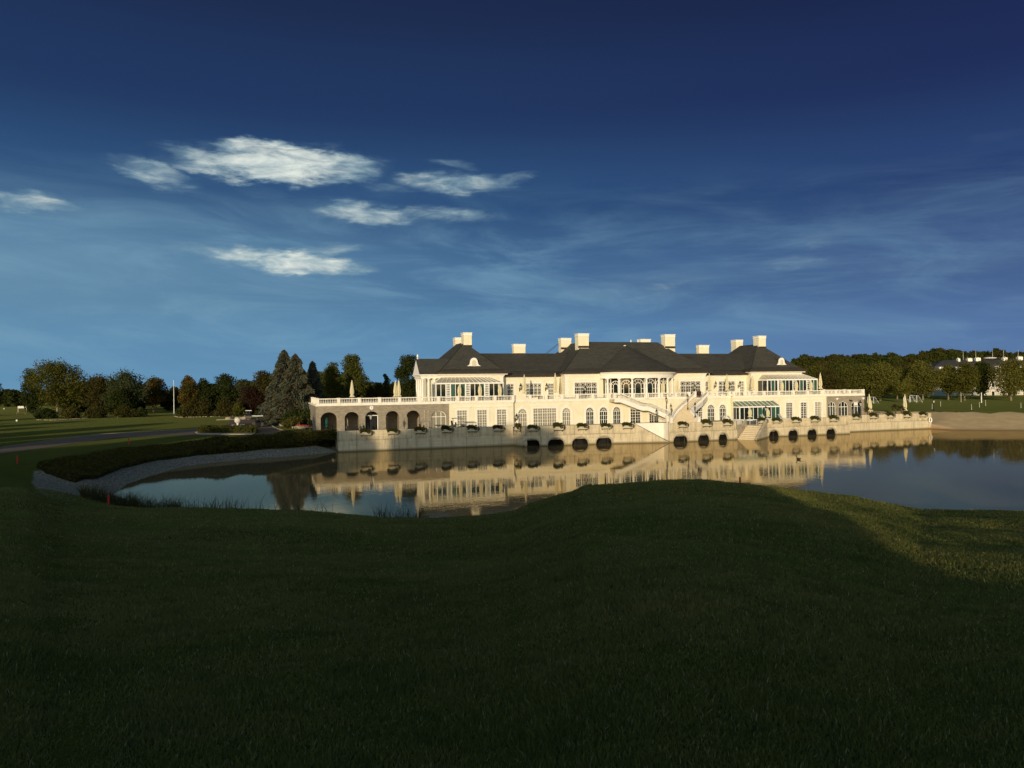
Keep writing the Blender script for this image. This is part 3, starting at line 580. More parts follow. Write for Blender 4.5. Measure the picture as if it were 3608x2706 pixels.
# ------------------------------------------------------------------ upper storey
Z1, ZC = 7.45, 12.45
def cornice(mb, x0, x1, y0, y1, z=12.35, e=.55):
    mb.box(x0-.10, x1+.10, y0-.10, y1, z, z+.22); mb.box(x0-.25, x1+.25, y0-.25, y1, z+.22, z+.46); mb.box(x0-e, x1+e, y0-e, y1, z+.46, z+.70)
def hip_roof(mb, x0, x1, y0, y1, z0, zr, sl_x, sl_y, flare=1.1):
    """hipped roof with a slightly flared foot; top is a ridge or flat"""
    h = zr-z0; f = .45; zf = z0+f
    ex0, ex1, ey0, ey1 = x0+flare, x1-flare, y0+flare, y1-flare
    rx = (h-f)/sl_x; ry = (h-f)/sl_y; tx0, tx1, ty0, ty1 = ex0+rx, ex1-rx, ey0+ry, ey1-ry
    if tx0 > tx1: tx0 = tx1 = (ex0+ex1)/2
    if ty0 > ty1: ty0 = ty1 = (ey0+ey1)/2
    A = [(x0,y0,z0),(x1,y0,z0),(x1,y1,z0),(x0,y1,z0)]; B = [(ex0,ey0,zf),(ex1,ey0,zf),(ex1,ey1,zf),(ex0,ey1,zf)]; T = [(tx0,ty0,zr),(tx1,ty0,zr),(tx1,ty1,zr),(tx0,ty1,zr)]
    for i in range(4):
        j = (i+1) % 4; mb.quad(A[i], A[j], B[j], B[i])
        if T[i] == T[j]: mb.quad(B[i], B[j], T[i])
        else: mb.quad(B[i], B[j], T[j], T[i])
    if tx0 != tx1 and ty0 != ty1: mb.quad(*T)
    return T
def ridge(rf, x0, x1, y0, y1, z0, T, flare=1.1):
    mb = MB(); zf = z0+.45; B = [(x0+flare,y0+flare,zf),(x1-flare,y0+flare,zf),(x1-flare,y1-flare,zf),(x0+flare,y1-flare,zf)]; A = [(x0,y0,z0),(x1,y0,z0),(x1,y1,z0),(x0,y1,z0)]
    for a, b, c in zip(A, B, T): mb.bar(a, b, .16, .10); mb.bar(b, c, .16, .10)
    for i in range(4):
        if T[i] != T[(i+1)%4]: mb.bar(T[i], T[(i+1)%4], .22, .12)
    mb.build('ridge_cap', mat('ridge_slate', (.034,.030,.023), .7, .2, 3), rf)
def gutter(mb, x0, x1, y0, y1, z):
    mb.box(x0-.12, x1+.12, y0-.18, y0+.5, z-.34, z+.06); mb.box(x0-.18, x0+.45, y0+.5, y1, z-.34, z+.06); mb.box(x1-.45, x1+.18, y0+.5, y1, z-.34, z+.06)
def snow_rail(mb, x0, x1, y, z):
    mb.bar((x0,y,z),(x1,y,z),.05)
    n = int((x1-x0)/1.0)
    for i in range(n+1): x = x0+(x1-x0)*i/max(1,n); mb.bar((x,y,z-.3),(x,y,z+.05),.06)
def chimney(roof, cx, cy, w, d, z0, z1, label=None):
    mb = MB(); mb.box(cx-w/2, cx+w/2, cy-d/2, cy+d/2, z0-2.2, z1-.62); o = mb.build('chimney', 'cream_render', roof)
    mb = MB(); mb.box(cx-w/2-.08, cx+w/2+.08, cy-d/2-.08, cy+d/2+.08, z1-.62, z1-.50); mb.box(cx-w/2-.04, cx+w/2+.04, cy-d/2-.04, cy+d/2+.04, z1-.5, z1-.12); mb.box(cx-w/2-.13, cx+w/2+.13, cy-d/2-.13, cy+d/2+.13, z1-.12, z1)
    mb.build('chimney_cap', TRIM, roof)
    mb = MB(); mb.box(cx-w/2-.06, cx+w/2+.06, cy-d/2-.06, cy-d/2+.02, z0-.35, z0+.12); mb.build('flashing', BROWN, roof)
    return o
# pavilions
def pavilion(x0, x1, side):
    mb = MB(); mb.box(x0, x1, 145, 165, Z1, 12.4)
    part(mb, 'wall', 'cream_render'); mb = MB(); cornice(mb, x0, x1, 145, 165, 12.38, .75)
    for q in (x0, x1-.7):
        for k in range(8): mb.box(q-.02, q+.72, 144.96, 145, 7.6+k*.6, 7.6+k*.6+.5)
    part(mb, 'cornice', TRIM)
    mb = MB(); e = .95; T = hip_roof(mb, x0-e, x1+e, 145-e, 165+e, 13.4, 19.75, .93, .93); rf = part(mb, 'roof', 'slate_roof', label='pyramid slate roof of the %s pavilion' % side)
    ridge(rf, x0-e, x1+e, 145-e, 165+e, 13.4, T); g = MB(); gutter(g, x0-e, x1+e, 145-e, 165+e, 13.4); snow_rail(g, x0-.3, x1+.3, 145-e+.9, 14.05); g.build('gutter', BROWN, rf)
    return rf
rl = pavilion(31.3, 44.4, 'left'); rr = pavilion(104.1, 117.7, 'right')
cl_ = (31.3+44.4)/2; cr_ = (104.1+117.7)/2
chimney(rl, cl_+.55, 151.6, 1.75, 2.1, 19.1, 21.85); chimney(rl, cl_+1.0, 161.0, 1.75, 2.1, 19.1, 21.45)
chimney(rr, cr_+.4, 151.6, 2.0, 2.1, 19.1, 21.8); chimney(rr, cr_+.2, 160.5, 2.0, 2.1, 19.1, 21.4)
def dormer(cx, rf):
    y = 146.2; z = 14.45; pts = [(-1.5,0),(1.5,0),(1.42,.22),(1.05,.42),(.85,.75),(.8,1.1)]+[(.78*cos(R(a)), 1.12+.78*sin(R(a))) for a in range(0,181,20)]+[(-.8,1.1),(-.85,.75),(-1.05,.42),(-1.42,.22)]
    mb = MB(); mb.plate([(cx+a, z+b) for a, b in pts], y-.18, .2); d = mb.build('dormer', TRIM, rf)
    mb = MB(); mb.plate([(cx+a*.86, z+b*.9) for a, b in pts if abs(a) < 1.2], y+.02, 2.6); mb.box(cx-1.7, cx+1.7, y-.3, y+.4, z-.35, z-.003); mb.build('dormer_cheek', 'slate_roof', rf)
    mb = MB(); mb.plate([(cx-.42, z+.12),(cx+.42, z+.12),(cx+.42, z+1.0)]+[(cx+.42*cos(R(a)), z+1.0+.42*sin(R(a))) for a in range(20,180,20)]+[(cx-.42, z+1.0)], y-.23, .04); mb.build('dormer_shutter', mat('shutter', (.60,.54,.40), .8, .08, 6, stretch=(.3,.3,6)), rf)
dormer(cl_+.65, rl); dormer(cr_+2.35, rr)
# gabled portico to the left of the left pavilion
mb = MB(); mb.box(29.5, 31.3, 146, 151, Z1, 12.4); part(mb, 'wall', 'cream_render')
mb = MB(); mb.box(27.3, 31.3, 145.0, 152.0, 12.2, 12.6); mb.box(27.1, 31.3, 144.8, 152.2, 12.6, 12.85); mb.box(26.9, 31.3, 144.5, 152.5, 12.85, 13.0)
mb.add([(27.0,144.8,13),(27.0,152.2,13),(27.0,148.5,16.0),(27.3,144.8,13),(27.3,152.2,13),(27.3,148.5,16.0)], [(0,2,1),(3,4,5),(0,3,5,2),(1,2,5,4)]); part(mb, 'cornice', TRIM, label='white pediment of the small gabled porch')
mb = MB(); mb.quad((27.05,144.5,13.0),(33,144.5,13.0),(36,148.5,16.25),(27.05,148.5,16.25)); mb.quad((27.05,152.5,13.0),(27.05,148.5,16.25),(36,148.5,16.25),(33,152.5,13.0)); mb.bar((27.02,144.5,12.98),(27.02,148.5,16.22),.12); mb.bar((27.02,152.5,12.98),(27.02,148.5,16.22),.12)
rp = part(mb, 'roof', 'slate_roof', label='small gabled roof at the left end'); fb = MB(); fb.lathe([(.12,0),(.2,.2),(.08,.35),(.22,.6),(.16,.85),(.02,1.1)],8,(27.35,148.5,16.1)); fb.build('finial', WHITE, rp)
for x, y in ((27.7,145.3),(28.9,145.3),(30.1,145.3),(27.7,151.6),(27.7,147.4),(27.7,149.5)):
    mb = MB(); mb.box(x-.28,x+.28,y-.28,y+.28,Z1,7.75); mb.lathe([(.22,0),(.235,1.2),(.19,4.2),(.27,4.3),(.27,4.4)],10,(x,y,7.75),caps=False); mb.box(x-.3,x+.3,y-.3,y+.3,12.0,12.2); part(mb, 'column', TRIM)
# glass conservatories
def conservatory(x0, x1, y0, y1, z0, zw, zt, nb, panes, roofm, hip=2.2, name='conservatory', label=None, doors=(), hipr=True):
    f = MB(); H = .12
    for x in (x0, x1): f.box(x-H/2-.03, x+H/2+.03, y0-H/2-.03, y0+H/2+.03, z0, zw)
    f.box(x0-.1, x1+.1, y0-.14, y0+.08, zw-.12, zw+.16); f.box(x0-.08, x1+.08, y0-.08, y0+.06, z0, z0+.14)
    for xs_ in (x0, x1): f.box(xs_-.08, xs_+.08, y0, y1, zw-.12, zw+.14); f.box(xs_-.05, xs_+.05, y1-.1, y1, z0, zw); f.box(xs_-.04, xs_+.04, (y0+y1)/2-.05, (y0+y1)/2+.05, z0, zw)
    W = x1-x0
    for i in range(1, nb): x = x0+W*i/nb; f.box(x-.06, x+.06, y0-.05, y0+.05, z0, zw)
    for (a, b) in doors:
        f.box(a-.07, a+.12, y0-.07, y0+.05, z0, zw); f.box(b-.12, b+.07, y0-.07, y0+.05, z0, zw)
        for k in range(1, 8): z = z0+(zw-z0)*k/8; f.box(a+.12, b-.12, y0-.045, y0+.03, z-.05, z+.05)
        for k in (1, 2): x = a+(b-a)*k/3; f.box(x-.04, x+.04, y0-.04, y0+.03, z0, zw)
    hl, hr = hip, (hip if hipr else 0); nr = nb
    for i in range(nr+1):
        t = i/nr; f.bar((x0+W*t, y0-.1, zw+.12), (x0+hl+(W-hl-hr)*t, y1, zt), .09, .09)
    f.bar((x0+hl, y1-.05, zt), (x1-hr, y1-.05, zt), .14); f.bar((x0, y1, zw+.12), (x0+hl, y1, zt), .1)
    o = f.build(name, WHITE, bld); 
    if label: o['label'] = label
    for i in range(nb):
        g = MB(); a, b = x0+W*i/nb+.06, x0+W*(i+1)/nb-.06; g.box(a, b, y0-.01, y0+.02, z0+.14, zw-.12); g.build('pane', panes[i % len(panes)], o)
    for xs_ in (x0, x1):
        g = MB(); g.box(xs_-.01, xs_+.01, y0+.08, y1-.1, z0+.05, zw-.12); g.build('pane', 'dark_glass', o)
    g = MB(); g.quad((x0,y0-.1,zw+.1),(x1,y0-.1,zw+.1),(x1-hr,y1,zt-.03),(x0+hl,y1,zt-.03)); g.quad((x0,y0-.1,zw+.1),(x0+hl,y1,zt-.03),(x0,y1,zw+.1))
    if hr: g.quad((x1,y0-.1,zw+.1),(x1,y1,zw+.1),(x1-hr,y1,zt-.03))
    g.build('glass_roof', roofm, o)
    return o
DG = 'dark_glass'; GG = GRN; MATS['green_curtain'] = GRN
def door_spans(x0, x1, fr): return [(x0+(x1-x0)*a, x0+(x1-x0)*b) for a, b in fr]
fr1 = [(.145,.21),(.435,.50),(.72,.785)]
conservatory(29.6, 43.3, 141.6, 145.2, Z1, 11.1, 12.5, 14, [DG,DG,DG,GRN,DG,GRN,DG,DG,DG,GRN,DG,DG,DG,DG], BLIND, 2.0, label='glazed conservatory on the left part of the terrace', doors=door_spans(29.6,43.3,fr1))
conservatory(105.9, 119.5, 141.6, 145.2, Z1, 11.1, 12.45, 14, [DG,GRN,DG,DG,GRN,DG,DG,GRN,DG,GRN,DG,DG,GRN,GRN], BLIND, 1.2, label='glazed conservatory on the right part of the terrace', doors=door_spans(105.9,119.5,[(.20,.28),(.50,.57),(.78,.85)]))
conservatory(95.0, 105.3, 136.6, 139.0, ZB, 5.25, 6.55, 9, [DG,DG,GRN,DG,GRN,GRN,DG,GRN,GRN], ROOFGLASS, .001, label='lean-to conservatory with green glass roof on the ground floor', hipr=True)
# side wings
def wing(x0, x1, side, ops, chx):
    mb = MB(); wall_open(mb, x0, x1, Z1, 12.4, 147, .33, ops); mb.box(x0, x1, 148.2, 162, Z1, 12.4)
    part(mb, 'wall', 'cream_render'); mb = MB(); mb.box(x0, x1, 146.9, 147, 11.95, 12.1); mb.box(x0, x1, 146.75, 147.2, 12.1, 12.3); mb.box(x0, x1, 146.4, 147.2, 12.3, 12.55); part(mb, 'cornice', TRIM)
    mb = MB(); y0, y1, zr = 146.0, 163.0, 17.65; X0_, X1_ = x0, x1; x0, x1 = (x0-4.8, x1+4.9) if side == 'left' else (x0-4.9, x1+4.8); mb.quad((x0,y0,12.85),(x1,y0,12.85),(x1,y0+1,13.3),(x0,y0+1,13.3)); mb.quad((x0,y0+1,13.3),(x1,y0+1,13.3),(x1,154.5,zr),(x0,154.5,zr)); mb.quad((x1,y1,12.85),(x0,y1,12.85),(x0,154.5,zr),(x1,154.5,zr))
    rf = part(mb, 'roof', 'slate_roof', label='low slate roof of the %s wing' % side); x0, x1 = X0_, X1_; g = MB(); g.box(x0, x1, y0-.2, y0+.4, 12.40, 12.87); snow_rail(g, x0, x1, y0+.8, 13.55); g.build('gutter', BROWN, rf)
    chimney(rf, chx, 155.5, 2.7, 1.2, 17.6, 19.75)
    for i, op in enumerate(ops): window(op, 147, cols=4 if op[1]-op[0] > 3 else 2, rows=3, pane='dark_glass', lattice=op[1]-op[0] > 3, transom=.66, cornice=op[1]-op[0] > 3)
WO = 8.0
wing(44.4, 57.8, 'left', [(45.9,47.35,Z1,10.95,0),(49.9,53.5,WO,10.98,0),(55.0,56.3,Z1,10.95,0)], 51.3)
wing(91.4, 104.1, 'right', [(92.6,94.0,Z1,10.95,0),(96.7,101.2,WO,10.98,0),(102.4,103.6,Z1,10.95,0)], 98.0)
# central block
CW = [(59.8,65.0,WO,11.05,0),(85.0,90.2,WO,11.05,0)]; X0, X1 = 57.6, 91.4
mb = MB(); wall_open(mb, X0, 66.4, Z1, 12.4, 144, .33, [CW[0]]); wall_open(mb, 82.0, X1, Z1, 12.4, 144, .33, [CW[1]]); mb.box(X0, X1, 146.9, 168, Z1, 12.4)
mb.quad((X0,144,Z1),(X0,144,12.4),(X0,147,12.4),(X0,147,Z1)); mb.quad((X1,144,Z1),(X1,147,Z1),(X1,147,12.4),(X1,144,12.4)); part(mb, 'wall', 'cream_render', label='upper wall of the central block')
for op in CW: window(op, 144, cols=4, rows=3, pane='dark_glass', lattice=True, transom=.66)
mb = MB(); cornice(mb, X0, X1, 144, 168, 12.38, .75)
for q in (X0, X1-.9):
    for k in range(8): mb.box(q-.02, q+(.9 if k % 2 else .7), 143.96, 144, 7.6+k*.6, 7.6+k*.6+.5)
part(mb, 'cornice', TRIM)
mb = MB(); T = hip_roof(mb, X0-1, X1+1, 143, 169, 13.25, 20.05, .83, .86); rc = part(mb, 'roof', 'slate_roof', label='tall hipped slate roof of the central block')
ridge(rc, X0-1, X1+1, 143, 169, 13.25, T); g = MB(); gutter(g, X0-1, X1+1, 143, 169, 13.25); snow_rail(g, X0, 66, 143.9, 13.95); snow_rail(g, 82.6, X1, 143.9, 13.95); g.bar((58.9,160,17.6),(62.5,160.5,20.2),.06); g.bar((59.1,159.4,17.6),(62.7,159.9,20.2),.06); g.build('gutter', BROWN, rc)
chimney(rc, 64.45, 150.7, 2.5, 1.9, 19.0, 21.85); chimney(rc, 64.3, 160.5, 2.5, 1.7, 19.2, 21.5); chimney(rc, 84.9, 160.5, 2.6, 1.7, 19.8, 21.4); chimney(rc, 85.9, 150.7, 2.5, 1.9, 19.0, 21.85)
v_ = MB(); v_.lathe([(.12,0),(.12,.5),(.22,.55),(.05,.75)],8,(77.6,153,20.0)); v_.lathe([(.12,0),(.12,.5),(.22,.55),(.05,.75)],8,(79.4,153,20.0)); v_.build('roof_vent', WHITE, rc)
# columned rotunda bulging from the central block
RX = 74.2
def el(a, b, t): return (RX-a*cos(t), 144-b*sin(t))
def ring(mb, a0, b0, a1, b1, z0, z1, n=28):
    for i in range(n):
        t0, t1 = pi*i/n, pi*(i+1)/n; p = [el(a0,b0,t0), el(a0,b0,t1), el(a1,b1,t1), el(a1,b1,t0)]
        mb.add([(q[0],q[1],z0) for q in p]+[(q[0],q[1],z1) for q in p], [(0,1,2,3),(7,6,5,4),(0,4,5,1),(3,2,6,7)])
mb = MB(); A, B = 8.4, 4.6
ring(mb, A-.5, B-.5, A+.30, B+.30, 11.8, 12.55); ring(mb, A-.5, B-.5, A+.45, B+.45, 12.55, 12.85); ring(mb, A-.5, B-.5, A+.85, B+.85, 12.85, 13.1); part(mb, 'cornice', TRIM, label='curved white entablature of the rotunda')
tc_ = [R(a) for a in (4, 24, 47, 68, 90, 112, 133, 156, 176)]
for t in tc_[1:-1]:
    x, y = el(A, B, t); mb = MB(); mb.lathe([(.32,0),(.32,.15),(.25,.2),(.26,1.5),(.21,3.9),(.30,4.0),(.32,4.1)],12,(x,y,7.6),caps=False); mb.box(x-.34,x+.34,y-.34,y+.34,11.68,11.8); mb.box(x-.36,x+.36,y-.36,y+.36,Z1,7.62); part(mb, 'column', TRIM, smooth=False)
a_, b_ = A-1.0, B-1.0
tw = [R(a) for a in (2, 24, 47, 68, 90, 112, 133, 156, 178)]
for t0, t1 in zip(tw[:-1], tw[1:]):
    p0, p1 = el(a_, b_, t0), el(a_, b_, t1); W = sqrt((p1[0]-p0[0])**2+(p1[1]-p0[1])**2); ux, uy = (p1[0]-p0[0])/W, (p1[1]-p0[1])/W
    def Q(s, z, d=0): return (p0[0]+ux*s+uy*d, p0[1]+uy*s-ux*d, z)
    f = MB(); c = W/2; hw = W/2-.1; sp_ = 10.3
    for r_, zz in ((hw, sp_), (hw*.52, sp_-.15)):
        q = [(c+r_*cos(R(a)), zz+min(r_, 1.35)*sin(R(a))) for a in range(0, 181, 15)]
        for a, b in zip(q[:-1], q[1:]): f.bar(Q(a[0], a[1], .03), Q(b[0], b[1], .03), .10)
        for s in (c-r_, c+r_): f.bar(Q(s, Z1, .03), Q(s, zz, .03), .10, up=(0,1,0))
    for a in (25, 58, 90, 122, 155): f.bar(Q(c+hw*.52*cos(R(a)), sp_-.15+hw*.52*sin(R(a)), .02), Q(c+hw*cos(R(a)), sp_+min(hw,1.35)*sin(R(a)), .02), .07)
    for z in (8.6, 9.6): 
        f.bar(Q(.1, z, .02), Q(c-hw*.52, z, .02), .08); f.bar(Q(c+hw*.52, z, .02), Q(W-.1, z, .02), .08)
    f.bar(Q(0, Z1, .02), Q(0, 11.85, .02), .14, up=(0,1,0)); o = part(f, 'window', TRIM); g = MB(); g.quad(Q(0,Z1), Q(W,Z1), Q(W,11.85), Q(0,11.85)); g.build('pane', 'dark_glass', o)
mb = MB(); n = 28; ap = (RX+.3, 150.0, 19.2)
for i in range(n):
    t0, t1 = pi*i/n, pi*(i+1)/n; a0, b0 = el(A+1.0,B+1.0,t0), el(A+1.0,B+1.0,t1); c0, c1 = el(A+.1,B+.1,t0), el(A+.1,B+.1,t1); mb.quad((*a0,13.35),(*b0,13.35),(*c1,13.8),(*c0,13.8)); mb.quad((*c0,13.8),(*c1,13.8),ap)
e0, e1 = el(A+.1,B+.1,0), el(A+.1,B+.1,pi); mb.quad((*e0,13.8),ap,(RX-6,150,18)); mb.quad((*e1,13.8),(RX+6,150,18),ap)
o = part(mb, 'roof', 'slate_roof', label='half-cone slate roof over the rotunda'); g = MB(); ring(g, A+.4, B+.4, A+1.08, B+1.08, 13.08, 13.37)
g.build('gutter', BROWN, o); g = MB(); g.ball((ap[0], ap[1]-.1, ap[2]), .35, .3, .12); g.build('roof_vent', WHITE, o)
# lead ridge seams
# wall lanterns
def lantern(mb, mg, x, y, z, s=1.0):
    mg.lathe([(.10*s,0),(.20*s,.42*s)],6,(x,y,z)); mb.lathe([(.24*s,.42*s),(.20*s,.50*s),(.07*s,.68*s),(.07*s,.76*s),(.02*s,.92*s)],6,(x,y,z)); mb.lathe([(.04*s,-.12*s),(.12*s,0)],6,(x,y,z))
    for k in range(6): a = k*pi/3; mb.bar((x+.10*s*cos(a),y+.10*s*sin(a),z),(x+.20*s*cos(a),y+.20*s*sin(a),z+.42*s),.025*s)
for x, y, z in ((48.55,147,9.9),(54.35,147,9.9),(95.5,147,9.9),(101.9,147,9.9),(61.9,144,9.3),(88.2,144,9.3),(45.2,139.8,3.9),(99.3,147,9.6)):
    mb = MB(); mg = MB(); lantern(mb, mg, x, y-.75, z, 1.3); mb.bar((x,y,z-.35),(x,y-.75,z-.18),.06); mb.bar((x,y,z+.1),(x,y-.6,z-.15),.05); mb.box(x-.08,x+.08,y-.06,y,z-.6,z+.2); o = part(mb, 'wall_lantern', DARKM); mg.build('lamp_glass', LAMPG, o)
# ------------------------------------------------------------------ terrace stairs (two flights in front of the facade)
def stair_flight(name, path, label, parent_label=None, rails=(1, 1), base=2.42, soffit=True, lamps=()):
    """path: list of (x, y, z, halfwidth, nx, ny); steps follow it"""
    root = empty(name, (path[0][0], path[0][1], base)); tag(root, label, 'staircase')
    st = MB(); seg = []
    P = []
    for (a, b) in zip(path[:-1], path[1:]):
        dz = b[2]-a[2]; n = max(1, int(round(abs(dz)/.18))) if abs(dz) > .05 else 1
        for i in range(n): P.append([a[k]+(b[k]-a[k])*i/n for k in range(6)]+[1 if abs(dz) > .05 else 0])
    P.append(list(path[-1])+[0])
    for a, b in zip(P[:-1], P[1:]):
        zt = max(a[2], b[2]) if a[6] else a[2]
        L0, R0 = (a[0]-a[4]*a[3], a[1]-a[5]*a[3]), (a[0]+a[4]*a[3], a[1]+a[5]*a[3]); L1, R1_ = (b[0]-b[4]*b[3], b[1]-b[5]*b[3]), (b[0]+b[4]*b[3], b[1]+b[5]*b[3])
        st.prism([L0, R0, R1_, L1], max(base-.3, zt-.55) if soffit else base-.3, zt)
    st.build('steps', STEP, root)
    for sgn, on in ((-1, rails[0]), (1, rails[1])):
        if not on: continue
        pts = [(p[0]+sgn*p[4]*(p[3]+.12), p[1]+sgn*p[5]*(p[3]+.12), p[2]) for p in path]
        stg = MB()
        for a, b in zip(pts[:-1], pts[1:]): stg.bar((a[0],a[1],a[2]-.22), (b[0],b[1],b[2]-.22), .30, .75)
        stg.build('stringer', TRIM, root)
        for i, (a, b) in enumerate(zip(pts[:-1], pts[1:])): balustrade(a[:2], b[:2], a[2]+.12, b[2]+.12, root, pier_ends=(1 if i == 0 else 0, 1 if i == len(pts)-2 else 0), plinth=.16, sp=.28)
    return root
# left flight runs along the wall down to the right
def UX(u, Y): return PY(u, 1440, Y)[0]
sl = [(65.6,138.3,7.45,1.15,0,-1),(UX(2176,138.3),138.3,7.45,1.15,0,-1),(UX(2251,138.1),138.1,5.65,1.15,0,-1),(UX(2274,138),138.0,5.60,1.15,0,-1),(UX(2343,137.6),137.6,3.75,1.15,0,-1),(UX(2353,137.0),136.8,3.35,1.15,-.5,-.85),(UX(2362,135.4),135.2,2.60,1.2,-.9,-.4)]
stair_flight('staircase', sl[::-1], 'long white stone staircase descending along the facade, left of the lantern posts')
srt = [(UX(2412,131.0),131.0,2.42,2.7,.97,-.24),(UX(2410,133.4),133.4,3.7,1.75,.95,-.3),(UX(2410,134.6),134.6,4.35,1.15,.92,-.38),(UX(2428,136.2),136.2,5.3,1.2,.70,-.71),(UX(2452,137.8),137.8,6.4,1.2,.72,-.69),(UX(2470,140.0),140.0,7.45,1.3,1,-.1)]
stair_flight('staircase', srt, 'broad fan-shaped white staircase curving up to the terrace, right of the lantern posts')
# lamp posts
def make_post(name, label, h, s=1.2, group=None):
    r = empty(name, local=True); tag(r, label, 'lamp post', group); mb = MB(); mb.lathe([(.16,0),(.16,.2),(.07,.35),(.05,h-.2),(.07,h-.1)],8); q = MB(); hd = MB(); lantern(hd, q, 0, 0, h, s)
    mb.build('pole', DARKM, r, org=(0,0,0)); hd = hd.build('lamp_head', DARKM, r, org=(0,0,0)); q.build('lamp_glass', LAMPG, hd, org=(0,0,0)); return r
def place(o, x, y, z, rz=0, s=1, sz=None):
    o.location = (x, y, z); o.rotation_euler.z = rz; o.scale = (s, s, sz or s); return o
lp = None
LPS = [(UX(2347.6,136.5),136.5,4.75,2.1,'black lantern on the end pier of the long left staircase'),(UX(2364,133.8),133.8,3.5,1.9,'low black lantern between the feet of the two staircases'),(UX(2423.5,134.1),134.1,5.2,2.1,'black lantern on the left pier of the curving staircase'),(UX(2449,130.5),130.5,3.7,2.0,'black lantern on the right foot pier of the curving staircase'),
       (15.1,126.0,2.42,2.7,'black lantern post by the second arch of the stone arcade'),(73.3,133.6,2.42,2.0,'black lantern in front of the window under the long staircase'),(97.5,131.0,2.42,2.2,'black lantern in front of the lean-to conservatory'),
       (123.4,132.5,2.42,2.6,'black lantern in front of the middle arched window of the right stone wall')]
for x, y, z, h_, lb in LPS:
    if lp is None: lp = make_post('lamp_post', lb, 2.0, 1.25, 'lantern posts of the clubhouse'); o = lp
    else: o = copy_tree(lp)
    o['label'] = lb; place(o, x, y, z, 0, 1, h_/2.0)
q = PZ(3290, 1449, 3.35); o = copy_tree(lp); o['label'] = 'lantern post alone on the lawn behind the beach, right of the quay'; place(o, q[0], q[1], 3.3)
# ------------------------------------------------------------------ quay wall
qw = empty('quay_wall', (40, 122, 0)); tag(qw, 'long pale concrete quay wall with arched culverts standing in the pond', 'quay wall')
QT, QL = 3.42, 1.75
def qseg(p0, p1, arches=(), top=QT, cols_=True):
    """arches: (s centre, half width)"""
    p0 = Vector((p0[0],p0[1],0)); p1 = Vector((p1[0],p1[1],0)); L = (p1-p0).length; d = (p1-p0)/L; nrm = Vector((-d.y, d.x, 0))
    Pm = lambda s, dp, z: tuple(p0+d*s+nrm*dp+Vector((0,0,z)))
    lo = MB(); wall_open(lo, 0, L, -1.5, QL, 0, 2.6, [(c-h, c+h, -1.5, 1.30, 1.02) for c, h in arches], P=Pm, nseg=10)
    lo.quad(Pm(0,0,QL), Pm(L,0,QL), Pm(L,.26,QL+.12), Pm(0,.26,QL+.12))
    lo.quad(Pm(0,.26,QL+.12), Pm(L,.26,QL+.12), Pm(L,.26,top), Pm(0,.26,top)); lo.quad(Pm(0,.26,top), Pm(L,.26,top), Pm(L,.62,top), Pm(0,.62,top)); lo.quad(Pm(L,.62,top), Pm(L,.62,2.42), Pm(0,.62,2.42), Pm(0,.62,top))
    lo.quad(Pm(0,0,-1.5), Pm(0,0,QL), Pm(0,.62,QL), Pm(0,.62,-1.5)); lo.quad(Pm(L,0,-1.5), Pm(L,.62,-1.5), Pm(L,.62,QL), Pm(L,0,QL)); lo.quad(Pm(0,.26,QL), Pm(0,.26,top), Pm(0,.62,top), Pm(0,.62,QL)); lo.quad(Pm(L,.26,QL), Pm(L,.62,QL), Pm(L,.62,top), Pm(L,.26,top))
    o = lo.build('wall', 'quay_concrete', qw)
    tr = MB()
    for c, h in arches:
        b = MB(); P2 = lambda s, dp, z: Pm(s, dp, z)
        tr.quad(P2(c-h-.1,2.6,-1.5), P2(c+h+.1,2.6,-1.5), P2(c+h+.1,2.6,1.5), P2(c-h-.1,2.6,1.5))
        pq = [(c-h+.02,-1.5)]+[(c-(h-.02)*cos(pi*i_/8), .28+1.0*sin(pi*i_/8)) for i_ in range(9)]+[(c+h-.02,-1.5)]
        for (s0_,z0_),(s1_,z1_) in zip(pq[:-1], pq[1:]): tr.quad(P2(s0_,.22,z0_), P2(s0_,2.6,z0_), P2(s1_,2.6,z1_), P2(s1_,.22,z1_))
        n = 8
        for i in range(n):
            a0, a1 = pi-pi*i/n, pi-pi*(i+1)/n; q = [(c+h*cos(a0), .28+1.02*sin(a0)), (c+h*cos(a1), .28+1.02*sin(a1)), (c+(h+.25)*cos(a1), .28+1.26*sin(a1)), (c+(h+.25)*cos(a0), .28+1.26*sin(a0))]
            b.quad(*[P2(s, -.03, z) for s, z in q]); b.quad(P2(q[3][0],-.03,q[3][1]), P2(q[2][0],-.03,q[2][1]), P2(q[2][0],0,q[2][1]), P2(q[3][0],0,q[3][1]))
        b.build('arch_trim', KERB, o)
    if tr.v: tr.build('culvert', BLACK, o)  # black lining paints in the deep shade inside the culverts
    j = MB(); k = 0
    while k*6.2+3 < L: s = k*6.2+3; j.quad(Pm(s-.025,-.004,0), Pm(s+.025,-.004,0), Pm(s+.025,-.004,QL), Pm(s-.025,-.004,QL)); j.quad(Pm(s-.025,.256,QL+.12), Pm(s+.025,.256,QL+.12), Pm(s+.025,.256,top), Pm(s-.025,.256,top)); k += 1
    if j.v and L > 4: j.build('joint', mat('joint_dark', (.10,.08,.05), .9, .2, 3), o)
    return Pm, L
def along(p0, p1, us, v):
    """distance along p0-p1 where the sight lines at columns us cross it"""
    out = []
    for u in us:
        a, b = ray(u, v); dx, dy = S_+a*C_, C_-a*S_; ex, ey = p1[0]-p0[0], p1[1]-p0[1]; L = sqrt(ex*ex+ey*ey); t = (dx*p0[1]-dy*p0[0])/(dy*ex-dx*ey); out.append(t*L)
    return out
